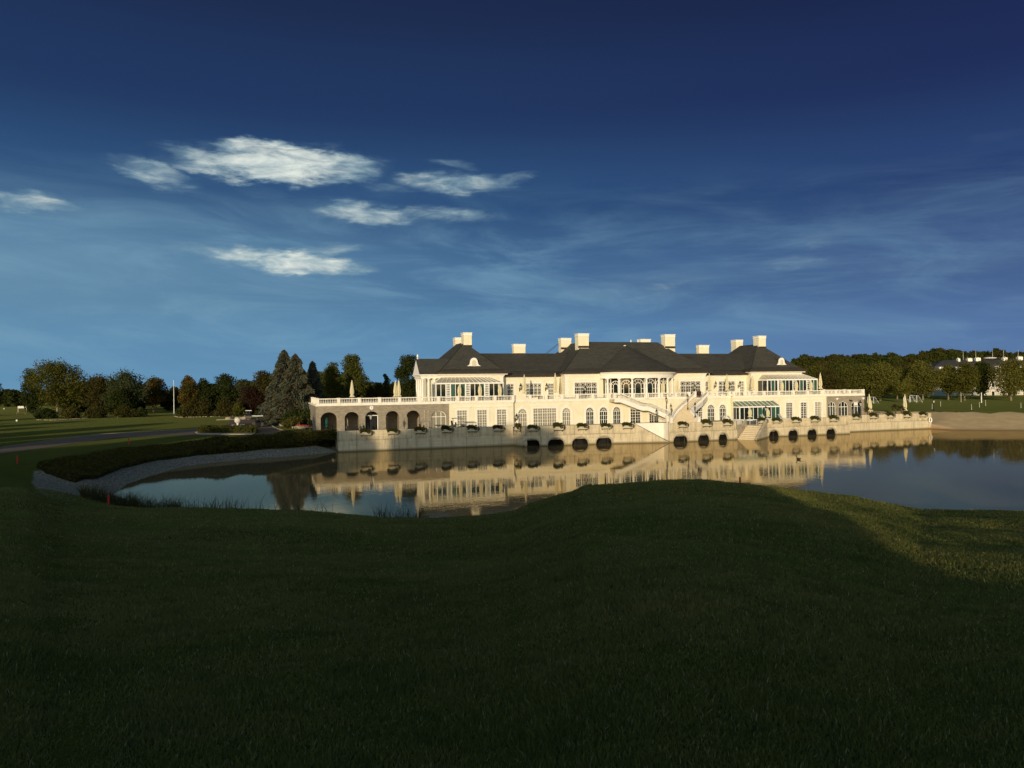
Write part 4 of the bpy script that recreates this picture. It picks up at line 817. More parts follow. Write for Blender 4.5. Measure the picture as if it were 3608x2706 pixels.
Q1 = ((9.5,123.6),(39.6,123.6)); Q2 = ((40.4,120.2),(57.0,119.3)); Q3 = ((57.0,119.3),(66.4,117.0)); Q4 = ((66.8,117.0),(81.2,117.6)); Q5 = ((88.3,120.6),(109.3,120.3)); Q6 = ((109.3,124.6),(136.0,125.6))
aw2 = [(s, 1.5) for s in along(*Q2, [1873,1959,2044,2128], 1540)]; aw4 = [(s, h_) for s, h_ in zip(along(*Q4, [2398,2480,2548], 1535), (1.5,1.25,1.0))]; aw5 = [(s, 1.15) for s in along(*Q5, [2727,2795,2862,2928], 1530)]
qseg(*Q1); qseg(Q1[1], Q2[0]); qseg(*Q2, arches=aw2); qseg(Q3[0], (60.7,118.39)); qseg(*Q4, arches=aw4); qseg(*Q5, arches=aw5); qseg(Q5[1], Q6[0]); qseg(*Q6)
mb = MB(); mb.quad((9.5,123.6,-1.5),(9.5,123.6,QT),(9.5,139,QT-1),(9.5,139,-1.5)); mb.quad((136,125.6,-1.5),(136,131,-1.5),(136,131,QT),(136,125.6,QT)); mb.build('wall', 'quay_concrete', qw)
mb = MB(); mb.prism([(9.8,124.1),(39.7,124.1),(40.6,120.8),(57,119.8),(60.8,118.85),(61.4,120.9),(66.95,119.6),(66.95,117.5),(81.1,118.1),(82.2,121.5),(87.8,121.3),(109.0,120.8),(109.0,125.1),(135.8,126.1),(135.8,139.0),(130.4,139.0),(130.4,160),(7.0,160),(7.0,139.0),(9.8,139.0)], 1.0, 2.42); mb.build('deck', PAVE, qw)
# water stair cut into the quay between the second and third walls: sloping outer parapet, white inner wall, steps between
WR = mat('white_render', (.80,.74,.62), .85, .06, 1)
def q3(s, dp, z): L = sqrt(9.4**2+2.3**2); ex, ey = 9.4/L, -2.3/L; return (57.0+ex*s-ey*dp, 119.3+ey*s+ex*dp, z)
ws = MB(); A_ = [(3.8,-1.5),(9.7,-1.5),(9.7,.10),(3.8,QT)]
ws.add([q3(s_,0,z_) for s_, z_ in A_]+[q3(s_,.45,z_) for s_, z_ in A_], [(0,1,2,3),(7,6,5,4),(3,2,6,7),(2,1,5,6),(1,0,4,5),(0,3,7,4)]); ws.build('stair_parapet', 'quay_concrete', qw)
ws = MB(); ws.quad(q3(3.6,2.3,-1),q3(10.4,2.3,-1),q3(10.4,2.3,QT-.01),q3(3.6,2.3,QT-.01)); ws.quad(q3(3.6,2.3,QT-.01),q3(10.4,2.3,QT-.01),q3(10.4,2.7,QT-.01),q3(3.6,2.7,QT-.01)); ws.quad((66.8,116.99,-1),(66.8,119.6,-1),(66.8,119.6,QT),(66.8,116.99,QT)); ws.build('stair_wall', WR, qw)
ws = MB()
for i in range(12): s0_ = 3.9+i*.52; zt_ = 2.42-i*.215; ws.add([q3(a,b,c) for c in (-1,zt_) for a, b in ((s0_,.45),(s0_+.54,.45),(s0_+.54,2.3),(s0_,2.3))], [(0,3,2,1),(4,5,6,7),(0,1,5,4),(1,2,6,5),(2,3,7,6),(3,0,4,7)])
ws.build('water_steps', STEP, qw)
hr = MB(); hr.bar(q3(3.6,.1,QT+.12),q3(9.8,.1,.2),.09); hr.build('handrail', DARKM, qw)
# second water stair, descending towards the left front
stw = MB(); A0 = Vector((87.6,120.8,2.42)); A1 = Vector((81.7,115.9,-.15)); nst = 9; d_ = (A1-A0); hd = Vector((d_.x, d_.y, 0)).normalized(); px = Vector((-hd.y, hd.x, 0))
for i in range(nst):
    a = A0+d_*(i/nst); b = A0+d_*((i+1)/nst); wd = 1.6
    stw.prism([(a.x-px.x*wd, a.y-px.y*wd), (b.x-px.x*wd, b.y-px.y*wd), (b.x+px.x*wd, b.y+px.y*wd), (a.x+px.x*wd, a.y+px.y*wd)][::-1], -1.2, a.z-.17)
stw.build('water_steps', STEP, qw)
sp2 = MB()
for sg, nm in ((1, 0), (-1, 1)):
    a = A0+px*1.75*sg; b = A1+px*1.75*sg; sp2.add([(a.x,a.y,-1),(b.x,b.y,-1),(b.x,b.y,b.z+.45),(a.x,a.y,QT)]+[(q.x+px.x*.4*sg,q.y+px.y*.4*sg,z) for q, z in ((a,-1),(b,-1),(b,b.z+.45),(a,QT))], [(0,1,2,3),(7,6,5,4),(3,2,6,7),(1,0,4,5),(2,1,5,6),(0,3,7,4)])
sp2.build('stair_parapet', 'quay_concrete', qw)
sw = MB(); sw.add([(81.2,117.6,-1),(82.9,121.3,-1),(82.9,121.3,QT-.02),(81.2,117.6,QT-.02)], [(0,1,2,3)]); sw.add([(82.9,121.3,-1),(86.4,123.5,-1),(86.4,123.5,QT-.02),(82.9,121.3,QT-.02)], [(0,1,2,3)]); sw.build('stair_wall', WR, qw)
gr = MB(); gr.bar((84.9,123.0,3.35),(88.2,121.4,3.35),.06); 
for t in (0,.33,.66,1): gr.bar((84.9+3.3*t,123-1.6*t,2.42),(84.9+3.3*t,123-1.6*t,3.35),.05)
gr.build('railing', WHITE, qw)
# life ring at the quay's end
lr = MB(); n = 16
for i in range(n):
    a0, a1 = 2*pi*i/n, 2*pi*(i+1)/n; lr.tube((135.2,125.3+.0*cos(a0),2.2+.42*sin(a0)), (135.2,125.3,2.2+.42*sin(a1)), .01) if False else lr.tube((135.3+.36*cos(a0),125.2,1.9+.5*sin(a0)), (135.3+.36*cos(a1),125.2,1.9+.5*sin(a1)), .12, .12, 6)
o = lr.build('life_ring', WHITE, None, org=(135.3,125.2,1.9)); tag(o, 'white life ring hanging on the far right end of the quay wall', 'life ring')
# ------------------------------------------------------------------ planters along the quay
def leaf_cloud(centers, n, size, name, m, parent=None, seed=1, shell=.75, elong=1.0, droop=0.0, flat=0.0):
    """n leaf quads spread through clumps: centers = [(x,y,z,rx,ry,rz)]"""
    g = np.random.RandomState(seed); C = np.array(centers, float); wgt = (C[:,3]*C[:,4]*C[:,5])**(2/3.); wgt /= wgt.sum(); k = g.choice(len(C), n, p=wgt)
    v = g.normal(size=(n,3)); v /= np.linalg.norm(v, axis=1)[:,None]; r = (shell+(1-shell)*g.rand(n))**1.0*(.85+.3*g.rand(n)); r = np.where(g.rand(n) < .25, r*g.rand(n)**.5, r)
    P = C[k,:3]+v*C[k,3:6]*r[:,None]
    a = g.normal(size=(n,3)); a[:,2] *= (1-flat); a /= np.linalg.norm(a, axis=1)[:,None]; b = g.normal(size=(n,3)); b -= (b*a).sum(1)[:,None]*a; b /= np.linalg.norm(b, axis=1)[:,None]
    s = size*(.6+.8*g.rand(n)); a *= (s*elong)[:,None]*.5; b *= s[:,None]*.5
    V = np.stack([P-a, P+b*.8, P+a, P-b*.8], 1).reshape(-1,3); V[:,2] -= droop*0
    return npmesh(name, V, np.arange(4*n).reshape(-1,4), m, parent)
def make_planter():
    r = empty('planter', local=True); b = MB(); b.box(-.85,.85,-.26,.26,0,.42); b.box(-.89,.89,-.30,.30,.42,.48); b.build('box', PLANTER, r, org=(0,0,0))
    k = MB(); k.bar((-.7,-.3,-.04),(-.7,.35,-.04),.07); k.bar((.7,-.3,-.04),(.7,.35,-.04),.07); k.bar((-.9,-.3,-.04),(.9,-.3,-.04),.06); k.bar((-.7,.33,-.35),(-.7,-.25,-.05),.05); k.bar((.7,.33,-.35),(.7,-.25,-.05),.05); k.build('bracket', DARKM, r, org=(0,0,0))
    g = random.Random(3); cs = [(g.uniform(-.75,.75), g.uniform(-.2,.2), .62+g.uniform(0,.30)*(1), .30,.26,.24) for _ in range(9)]+[(-.1,0,.85,.42,.25,.24),(.92,-.2,.38,.24,.2,.38),(-.80,-.25,.45,.2,.2,.2),(.45,-.33,.42,.35,.12,.28),(.1,-.33,.5,.2,.1,.15)]
    leaf_cloud(cs, 900, .17, 'plant', 'leaf_hedge', r, 5); return r
pl = None; UPL = [(1288.5,0),(1384,0),(1480.5,0),(1574,0),(1665,0),(1755,0),(1807.5,6),(1878,1),(1967,1),(2051,1),(2135,1),(2211,2),(2405,3),(2489,3),(2562,3),(2700,7),(2736,4),(2804,4),(2870.6,4),(2936.5,4),(3016.5,5),(3077,5),(3137,5),(3195,5),(3251.6,5)]
QS = [Q1, Q2, Q3, Q4, Q5, Q6]; ORD = ['first','second','third','fourth','fifth','sixth']
wallname = {0:'on the quay left of the culverts',1:'above the four left culverts',2:'just left of the white water stair',3:'above the three middle culverts',4:'above the four right culverts',5:"on the quay's long right end",6:'on the angled wall corner left of the first culvert',7:'on the curved corner right of the water steps'}
cnt = {}
for u, q in UPL:
    if pl is None: pl = make_planter(); o = pl
    else: o = copy_tree(pl)
    cnt[q] = cnt.get(q, 0)+1
    if q < 6:
        p0, p1 = QS[q]; s = along(p0, p1, [u], 1510)[0]; L = sqrt((p1[0]-p0[0])**2+(p1[1]-p0[1])**2); ex, ey = (p1[0]-p0[0])/L, (p1[1]-p0[1])/L; x, y = p0[0]+ex*s, p0[1]+ey*s; rz = atan2(ey, ex)
    elif q == 6: x, y, rz = 40.0, 121.9, R(-75)
    else: x, y, rz = 89.0, 120.75, R(-3)
    nx_, ny_ = sin(rz), -cos(rz); place(o, x+nx_*.08, y+ny_*.08, 2.72, rz); o.rotation_euler.z = rz+(pi if rnd.random() < .3 and False else 0)
    tot = sum(1 for _, qq in UPL if qq == q)
    lb = ('grey plant box %s' % wallname[q]) if tot == 1 else ('grey plant box %s, %s of %s from left' % (wallname[q], ORD[cnt[q]-1], {3:'three',4:'four',5:'five',6:'six'}[tot]))
    tag(o, lb, 'planter', 'plant boxes hung along the quay wall')
    o.scale = (1, 1, .85+.35*rnd.random())
# ------------------------------------------------------------------ parasols
def make_parasol(h, name='parasol', m=CANVAS, wd=1.0):
    r = empty(name, local=True); p = MB(); p.tube((0,0,0),(0,0,h-.1),.045); p.box(-.4,.4,-.4,.4,0,.12); p.lathe([(.07,0),(.03,.18)],8,(0,0,h-.12)); p.build('pole', WHITE, r, org=(0,0,0))
    c = MB(); z0 = h*.30; pr = [(.50,z0-.10),(.34,z0+.10),(.24,z0+.38),(.33,z0+.75),(.34,z0+1.2),(.27,z0+1.9),(.15,h-.45),(.05,h-.08)]; n = 16; vs = []
    for j, (rr_, z) in enumerate(pr):
        for i in range(n): a = 2*pi*i/n; q = rr_*wd*(1+(.20 if i % 2 else -.16)*(1 if j < 6 else .4)); vs.append((q*cos(a), q*sin(a), z+(.06*(i % 2) if j == 0 else 0)))
    c.add(vs, [(k*n+i, k*n+(i+1)%n, (k+1)*n+(i+1)%n, (k+1)*n+i) for k in range(len(pr)-1) for i in range(n)]); cv = c.build('canopy', m, r, org=(0,0,0))
    b = MB(); b.lathe([(.27*wd,z0+.36),(.27*wd,z0+.44)],12); b.build('tie', m, cv, org=(0,0,0)); return r
pm, ps = make_parasol(5.0), None
def par(o, u, v, Y, zb, lb, grp, h=5.0, X=None):
    q = PY(u, v, Y); place(o, q[0], Y, zb, rnd.uniform(0, 1), 1, (q[2]-zb)/h); tag(o, lb, 'parasol', grp); return o
GP = 'closed cream parasols on the terrace'
big = [(1240,1340,144,'closed cream parasol standing alone on the terrace above the third arch of the arcade'),(1393,1342,144,'closed cream parasol, left and slightly lower one of the pair left of the gabled porch'),(1405,1339,144,'closed cream parasol, right and taller one of the pair left of the gabled porch'),
       (1847,1321,141.3,'closed cream parasol before the left wing, just right of its wall lantern'),(1956,1315,141.3,'closed cream parasol at the junction of left wing and central block'),
       (2387,1337,141.5,'short closed cream parasol between the rotunda and the right latticed window'),(2499,1316,141.5,'tall closed cream parasol at the right corner of the central block'),(2561,1320,141.3,'closed cream parasol in front of the latticed window of the right wing'),
       (2651.5,1320,141.3,'closed cream parasol in front of the plain wall left of the right conservatory'),(2890,1314,140.6,'closed cream parasol alone against the wood, right of the right conservatory')]
for i, (u, v, Y, lb) in enumerate(big): par(pm if i == 0 else copy_tree(pm), u, v, Y, 7.45, lb, GP)
sm = [(1618.7,1352,140.3,'slim closed parasol before the left conservatory, left of three'),(1691,1352,140.3,'slim closed parasol before the left conservatory, middle of three'),(1761,1352,140.3,'slim closed parasol before the left conservatory, right of three'),
      (2266.5,1342,140.9,'slim closed parasol before the rotunda, right of its middle columns'),(2336,1341,140.9,'slim closed parasol before the rotunda columns furthest right'),(2754.8,1340,140.3,'slim closed parasol before the right conservatory, left of three'),(2805.5,1338.5,140.3,'slim closed parasol before the right conservatory, middle of three'),(2857,1338.5,140.3,'slim closed parasol before the right conservatory, right of three')]
for i, (u, v, Y, lb) in enumerate(sm):
    if ps is None: ps = make_parasol(3.7); o = ps
    else: o = copy_tree(ps)
    par(o, u, v, Y, 7.45, lb, GP, 3.7)
o = par(copy_tree(pm), 3068, 1388, 130.5, 2.42, 'closed cream parasol leaning over on the quay, nearest the stone end wall', 'closed parasols on the quay'); o.rotation_euler = (0, R(-5), 0)
par(copy_tree(pm), 3188, 1390, 130.5, 2.42, 'closed cream parasol upright at the far right end of the quay', 'closed parasols on the quay')
par(copy_tree(ps), 2642, 1436, 134.5, 2.42, 'thin closed parasol in front of the lean-to conservatory, left one', 'closed parasols on the quay', 3.7); par(copy_tree(ps), 2705, 1438, 134.5, 2.42, 'thin closed parasol in front of the lean-to conservatory, right one', 'closed parasols on the quay', 3.7)
pg = make_parasol(4.0, m=CANVASG); place(pg, 8.6, 140.8, 2.42, 0, 1, .8); tag(pg, 'closed dark green parasol inside the first arch of the arcade', 'parasol')
# ------------------------------------------------------------------ people
def person(loc, rz, label, pose='stand', top=NAVY, legs=NAVY, hair=HAIR, s=1.0, holds=None):
    bm = bpy.data.meshes.new('body'); sit = pose == 'sit'
    if not sit: J = {'pel':(0,0,.95),'ch':(0,0,1.28),'nk':(0,0,1.48),'hdb':(0,.0,1.56),'ls':(-.19,0,1.42),'rs':(.19,0,1.42),'le':(-.27,-.02,1.13),'re':(.26,-.06,1.13),'lw':(-.28,-.12,.90),'rw':(.22,-.30,1.05),'lh':(-.1,0,.90),'rh':(.1,0,.90),'lk':(-.11,-.03,.50),'rk':(.12,-.02,.50),'la':(-.12,.03,.09),'ra':(.14,.0,.09),'lt':(-.13,-.13,.03),'rt':(.16,-.15,.03)}
    else: J = {'pel':(0,0,.52),'ch':(0,.03,.85),'nk':(0,.02,1.05),'hdb':(0,0,1.13),'ls':(-.19,.02,.99),'rs':(.19,.02,.99),'le':(-.25,-.10,.74),'re':(.25,-.10,.74),'lw':(-.16,-.33,.74),'rw':(.16,-.33,.74),'lh':(-.1,0,.5),'rh':(.1,0,.5),'lk':(-.13,-.42,.50),'rk':(.13,-.42,.50),'la':(-.13,-.42,.09),'ra':(.13,-.42,.09),'lt':(-.13,-.58,.03),'rt':(.13,-.58,.03)}
    rad = {'pel':.14,'ch':.16,'nk':.06,'hdb':.06,'ls':.07,'rs':.07,'le':.045,'re':.045,'lw':.032,'rw':.032,'lh':.10,'rh':.10,'lk':.065,'rk':.065,'la':.045,'ra':.045,'lt':.035,'rt':.035}
    E_ = [('pel','ch'),('ch','nk'),('nk','hdb'),('ch','ls'),('ls','le'),('le','lw'),('ch','rs'),('rs','re'),('re','rw'),('pel','lh'),('lh','lk'),('lk','la'),('la','lt'),('pel','rh'),('rh','rk'),('rk','ra'),('ra','rt')]
    ks = list(J); bm.from_pydata([J[k] for k in ks], [(ks.index(a), ks.index(b)) for a, b in E_], []); r = empty('person', local=True); tag(r, label, 'person')
    o = bpy.data.objects.new('body', bm); col.objects.link(o); o.parent = r; md = o.modifiers.new('skin', 'SKIN'); 
    for i, k in enumerate(ks): bm.skin_vertices[0].data[i].radius = (rad[k], rad[k]*.8); bm.skin_vertices[0].data[i].use_root = (k == 'pel')
    o.modifiers.new('sub', 'SUBSURF').levels = 1; bm.materials.append(top)
    hd = MB(); z = J['hdb'][2]+.12; hy = J['hdb'][1]-.01; hd.ball((0,hy,z), .075,.095,.118,12,8); hd.ball((0,hy-.10,z-.015),.014,.022,.026,6,4); hd.ball((-.077,hy,z),.012,.02,.03,6,4); hd.ball((.077,hy,z),.012,.02,.03,6,4)
    for w_ in ('lw','rw'):
        a = J[w_]; hd.ball((a[0],a[1]-.03,a[2]-.04),.035,.022,.05,8,5)
        for k in range(4): hd.tube((a[0]-.027+.018*k,a[1]-.03,a[2]-.08),(a[0]-.027+.018*k,a[1]-.045,a[2]-.145+.006*abs(k-1.5)),.009,.007,5)
        hd.tube((a[0]+(.03 if a[0]<0 else -.03),a[1]-.03,a[2]-.05),(a[0]+(.05 if a[0]<0 else -.05),a[1]-.06,a[2]-.10),.010,.007,5)
    hd.build('head', SKIN, r, org=(0,0,0), smooth=True)
    fc = MB(); fc.ball((-.028,hy-.088,z+.012),.010,.006,.007,6,4); fc.ball((.028,hy-.088,z+.012),.010,.006,.007,6,4); fc.ball((0,hy-.09,z-.055),.022,.006,.005,6,4); fc.build('face', HAIR, r, org=(0,0,0))
    hh = MB(); hh.ball((0,hy+.02,z+.035),.084,.098,.10,12,7); hh.build('hair', hair, r, org=(0,0,0), smooth=True)
    if legs is not top:
        lg = MB(); 
        for q in 'lr': lg.tube(J[q+'h'], J[q+'k'], .10, .075, 10); lg.tube(J[q+'k'], J[q+'a'], .075, .06, 10)
        lg.build('trousers', legs, r, org=(0,0,0))
    r.location = loc; r.rotation_euler.z = rz; r.scale = (s,)*3; return r
def PX(u, Y): return PY(u, 1380, Y)[0]
person((PX(2491.5,140.6),140.6,7.45), R(10), 'person in a pale top standing at the terrace rail beside the stair head', 'stand', SHIRT, NAVY)
for u, lb in ((2419,'seated diner in dark clothes left of the stair head, nearest the latticed window middle'),(2431,'seated diner in dark clothes just left of the stair head'),(2530,'seated diner whose dark hair shows over the rail left of the right wing parasol'),(2561.5,'person seated beneath the parasol in front of the right wing')):
    person((PX(u,141.9),141.9,7.45), R(rnd.uniform(-40,40)), lb, 'sit', rnd.choice([NAVY, SHIRT]))
def make_chair(m=MAROON):
    r = empty('armchair', local=True); s = MB(); s.box(-.3,.3,-.3,.3,.36,.46); s.build('seat', m, r, org=(0,0,0)); b = MB(); b.lathe([(.34,.3),(.38,.75),(.36,1.0),(.30,1.02),(.30,.45)],12,caps=False); b.build('backrest', m, r, org=(0,0,0))
    for x in (-.26,.26):
        for y in (-.26,.26): l = MB(); l.tube((x,y,0),(x,y,.4),.03); l.build('leg', m, r, org=(0,0,0))
    return r
ch = make_chair(); place(ch, PX(2462,141.0), 141.0, 7.45, 0, 1.35); tag(ch, 'dark maroon wicker armchair at the head of the curving stair, left one', 'armchair', 'wicker chairs at the stair head'); c2 = copy_tree(ch); place(c2, PX(2482,141.3), 141.3, 7.45, R(70), 1.0); c2['label'] = 'dark wicker armchair at the stair head, next to the small table'
def make_table(w=.8, d=.8, h=.74, m=WOODM):
    r = empty('table', local=True); t = MB(); t.box(-w/2,w/2,-d/2,d/2,h-.05,h); t.build('table_top', m, r, org=(0,0,0))
    for x in (-w/2+.08, w/2-.08):
        for y in (-d/2+.08, d/2-.08): l = MB(); l.box(x-.035,x+.035,y-.035,y+.035,0,h-.05); l.build('leg', m, r, org=(0,0,0))
    return r
tb = make_table(); place(tb, PX(2484,140.4), 140.4, 7.45); tag(tb, 'small dark cafe table at the stair head by the terrace rail', 'table')
tw_ = make_table(2.6,.9,.76); place(tw_, PX(2655,140.3), 140.3, 7.75); tag(tw_, 'long wooden table behind the rail, left of the right conservatory', 'table')
for i_, (u, Y_, lb) in enumerate([(2045,141.6,'small dark cafe table behind the rail before the left latticed window of the central block'),(2420,141.2,'small dark cafe table behind the rail under the right latticed window'),(2600,141.2,'small dark cafe table before the narrow door of the right wing'),(1915,141.8,'small dark cafe table before the latticed window of the left wing')]):
    o = copy_tree(tb); place(o, PX(u,Y_), Y_, 7.45+.25, 0, 1.1); o['label'] = lb; o['group'] = 'cafe tables on the terrace'
    for k_ in (-1, 1): c3 = copy_tree(ch); place(c3, PX(u,Y_)+k_*.95, Y_, 7.45, k_*R(90), .95); c3['label'] = 'dark wicker armchair on the %s of %s' % ('left' if k_ < 0 else 'right', ('the table by the left central window','the table by the right central window','the table by the narrow right door','the table by the left wing window')[i_]); c3['group'] = 'wicker chairs at the terrace tables'
# loungers
def make_lounger():
    r = empty('sun_lounger', local=True); f = MB(); f.box(-.33,.33,-.9,.5,.28,.34); f.build('seat', WHITE, r, org=(0,0,0)); b = MB(); b.add([(-.33,.5,.3),(.33,.5,.3),(.33,1.05,.95),(-.33,1.05,.95),(-.33,.56,.26),(.33,.56,.26),(.33,1.11,.91),(-.33,1.11,.91)], [(0,1,2,3),(7,6,5,4),(0,4,5,1),(1,5,6,2),(2,6,7,3),(3,7,4,0)]); b.build('backrest', WHITE, r, org=(0,0,0))
    for x in (-.28,.28):
        for y in (-.75,.4): l = MB(); l.tube((x,y,0),(x,y,.3),.025); l.build('leg', WHITE, r, org=(0,0,0))
    return r
lo = make_lounger(); GL = 'white sun loungers on the quay'
for i, (u, lb) in enumerate([(2567,'white sun lounger with raised back at the left foot of the lean-to conservatory, left one'),(2585,'white sun lounger with raised back at the left foot of the lean-to conservatory, right one'),(2702,'white sun lounger in front of the right half of the lean-to conservatory'),(2764,'white sun lounger left of the three tall windows under the right pavilion')]):
    o = lo if i == 0 else copy_tree(lo); place(o, PX(u,127.5), 127.5, 2.75, R(90), 1.3); tag(o, lb, 'sun lounger', GL)
# palms and picnic tables at the right end of the quay
def make_palm():
    r = empty('potted_palm', local=True); p = MB(); p.lathe([(.38,0),(.52,.55),(.56,.6),(.45,.6)],14); p.build('pot', TERRA, r, org=(0,0,0)); t = MB(); t.lathe([(.16,.5),(.13,1.0),(.15,1.6),(.10,2.1)],8); t.build('trunk', BARK, r, org=(0,0,0))
    f = MB(); g = random.Random(5)
    for k in range(26):
        a = g.uniform(0, 2*pi); e = g.uniform(-.2, 1.2); L = g.uniform(.9, 1.35); dx, dy = cos(a), sin(a); pts = []
        for j in range(5): t_ = j/4; pts.append(Vector((dx*L*t_*cos(e), dy*L*t_*cos(e), 2.05+L*t_*sin(e)-.55*t_*t_)))
        sd_ = Vector((-dy, dx, 0)); wv = [.02,.20,.26,.2,.02]
        for j in range(4): f.quad(pts[j]-sd_*wv[j], pts[j+1]-sd_*wv[j+1]-Vector((0,0,.05)), pts[j+1]+sd_*wv[j+1]-Vector((0,0,.05)), pts[j]+sd_*wv[j])
    f.build('fronds', 'leaf_hedge', r, org=(0,0,0)); return r
pa = make_palm()
for i, (u, Y, s, lb) in enumerate([(3056,130.8,1.0,'palm in a terracotta pot beside the stone end wall'),(3154,131,1.15,'palm in a terracotta pot, left one of the pair by the upright parasol'),(3175,130.4,1.0,'palm in a terracotta pot, right one of the pair by the upright parasol')]):
    o = pa if i == 0 else copy_tree(pa); place(o, PX(u,Y), Y, 2.42, i*1.3, s); tag(o, lb, 'palm', 'potted palms on the quay')
for i, (u, w_, lb) in enumerate([(3086,2.4,'pale wooden table between the leaning parasol and the palms, left one'),(3102,1.6,'lower pale wooden bench table at the right of the quay table')]):
    o = make_table(w_, .8, .95-.2*i, mat('pale_wood', (.5,.42,.3), .8, .1, 3)); place(o, PX(u,130.0+i), 130.0+i, 2.55); tag(o, lb, 'table')
# items in the arcade: golf bags and trolley
def make_bag():
    r = empty('golf_bag', local=True); b = MB(); b.tube((0,0,.1),(0,.18,1.0),.17,.19,10); b.box(-.12,.12,-.2,-.05,.25,.6); b.build('bag', DARKM, r, org=(0,0,0)); c = MB()
    for k in range(5): a = k*1.25; c.tube((.07*cos(a),.17+.07*sin(a),.95),(.09*cos(a),.22+.09*sin(a),1.25),.012); c.ball((.09*cos(a),.22+.09*sin(a),1.28),.045,.03,.03,6,4)
    c.build('clubs', DARKM, r, org=(0,0,0)); w_ = MB()
    for x in (-.3,.3): w_.tube((x-.03,.0,.16),(x+.03,.0,.16),.16,.16,12)
    w_.build('wheels', BLACK, r, org=(0,0,0)); return r
bg_ = make_bag()
for i, (x, y, lb) in enumerate([(12.1,136.9,'golf bag on a trolley left of the second arch'),(14.0,137.4,'golf bag on a trolley in the middle of the second arch'),(15.3,137.4,'golf bag on a trolley at the right of the second arch'),(16.7-.6,137.6,'golf bag on a trolley standing just left of the dark store doorway'),(9.6,140.5,'golf bag in the shade inside the first arch')]):
    o = bg_ if i == 0 else copy_tree(bg_); place(o, x, y, 2.42, i*.9, 1.15); tag(o, lb, 'golf bag', 'golf bags by the arcade')
jk = MB(); jk.lathe([(.05,1.5),(.10,1.35),(.22,.9),(.2,.55),(.05,.35)],8,(0,0,0)); o = jk.build('jacket', NAVY, None, org=(0,0,0)); o.location = (18.5,139.75,2.9); tag(o, 'dark jacket hanging on the white panel right of the store doorway', 'jacket')
# ------------------------------------------------------------------ golf carts
def make_cart(body=CARTB, roofm=WHITE):
    r = empty('golf_cart', local=True)
    b = MB(); b.box(-.58,.58,-1.15,1.1,.28,.42); b.add([(-.56,-1.25,.35),(.56,-1.25,.35),(.56,-.65,.85),(-.56,-.65,.85),(-.5,-1.2,.75),(.5,-1.2,.75),(-.56,-.6,.3),(.56,-.6,.3)], [(0,1,5,4),(4,5,2,3),(0,4,3,6),(1,7,2,5),(3,2,7,6),(0,6,7,1)]); b.box(-.58,.58,.35,1.15,.42,.80); b.build('body', body, r, org=(0,0,0))
    s = MB(); s.box(-.5,.5,-.15,.35,.62,.76); s.build('seat', DARKM, r, org=(0,0,0)); s = MB(); s.box(-.5,.5,.30,.40,.76,1.2); s.build('backrest', DARKM, r, org=(0,0,0))
    t = MB(); t.box(-.62,.62,-1.0,1.05,1.86,1.94); t.box(-.56,.56,-.92,.97,1.94,1.98); t.build('canopy', roofm, r, org=(0,0,0)); p = MB()
    for x in (-.54,.54): p.bar((x,-.85,.8),(x,-.70,1.87),.045); p.bar((x,.95,.8),(x,.85,1.87),.045)
    p.build('canopy_frame', DARKM, r, org=(0,0,0)); g = MB(); g.tube((-.25,-.62,.8),(-.25,-.45,1.05),.02); g.lathe([(.17,0),(.17,.03)],12,(-.25,-.43,1.05)); g.build('steering_wheel', DARKM, r, org=(0,0,0))
    for x in (-.52,.52):
        for y in (-.82,.80):
            w_ = MB(); w_.tube((x-.09,y,.24),(x+.09,y,.24),.24,.24,14); w_ = w_.build('wheel', BLACK, r, org=(0,0,0)); h_ = MB(); h_.tube((x-.1,y,.24),(x+.1,y,.24),.11,.11,10); h_.build('rim', WHITE, w_, org=(0,0,0))
    bb = MB(); bb.tube((-.22,1.0,.7),(-.25,1.12,1.5),.14); bb.tube((.22,1.0,.7),(.25,1.12,1.5),.14); bb.build('golf_bags', DARKM, r, org=(0,0,0)); return r
gc = make_cart(); GCG = 'golf carts around the clubhouse'
place(gc, PX(1611,132), 132, 2.75, R(88), 1.0); tag(gc, 'dark golf cart parked before the left window of the pavilion, behind the quay wall', 'golf cart', GCG)
o = copy_tree(gc); place(o, PX(1499,132), 132, 2.35, R(88), 1.0); tag(o, 'dark golf cart with pale flat roof parked before the arched window of the stone arcade', 'golf cart', GCG)
whitecan = [c_.data for c_ in gc.children if c_.name.startswith('canopy') and 'frame' not in c_.name][0]
for o_ in (gc, o):
    for c_ in o_.children:
        if c_.name.startswith('canopy') and 'frame' not in c_.name: c_.data = c_.data.copy(); c_.data.materials[0] = mat('grey_canopy', (.22,.21,.19), .6, .1, 2)
q = G2(876,1478); o = copy_tree(gc); place(o, q[0], q[1], GZ+.03, R(5), 1.25); tag(o, 'golf cart with pale roof driving away on the road, left and farther of the two', 'golf cart', GCG)
q = G2(908,1505); o = copy_tree(gc); place(o, q[0], q[1], GZ+.03, R(200), 1.25); tag(o, 'golf cart with pale roof on the road behind the square hedge, nearer of two', 'golf cart', GCG)
for o_ in list(col.objects):
    if o_.get('category') == 'golf cart' and 'road' in o_['label']:
        for c_ in o_.children:
            if c_.name.startswith('canopy') and 'frame' not in c_.name: c_.data = whitecan
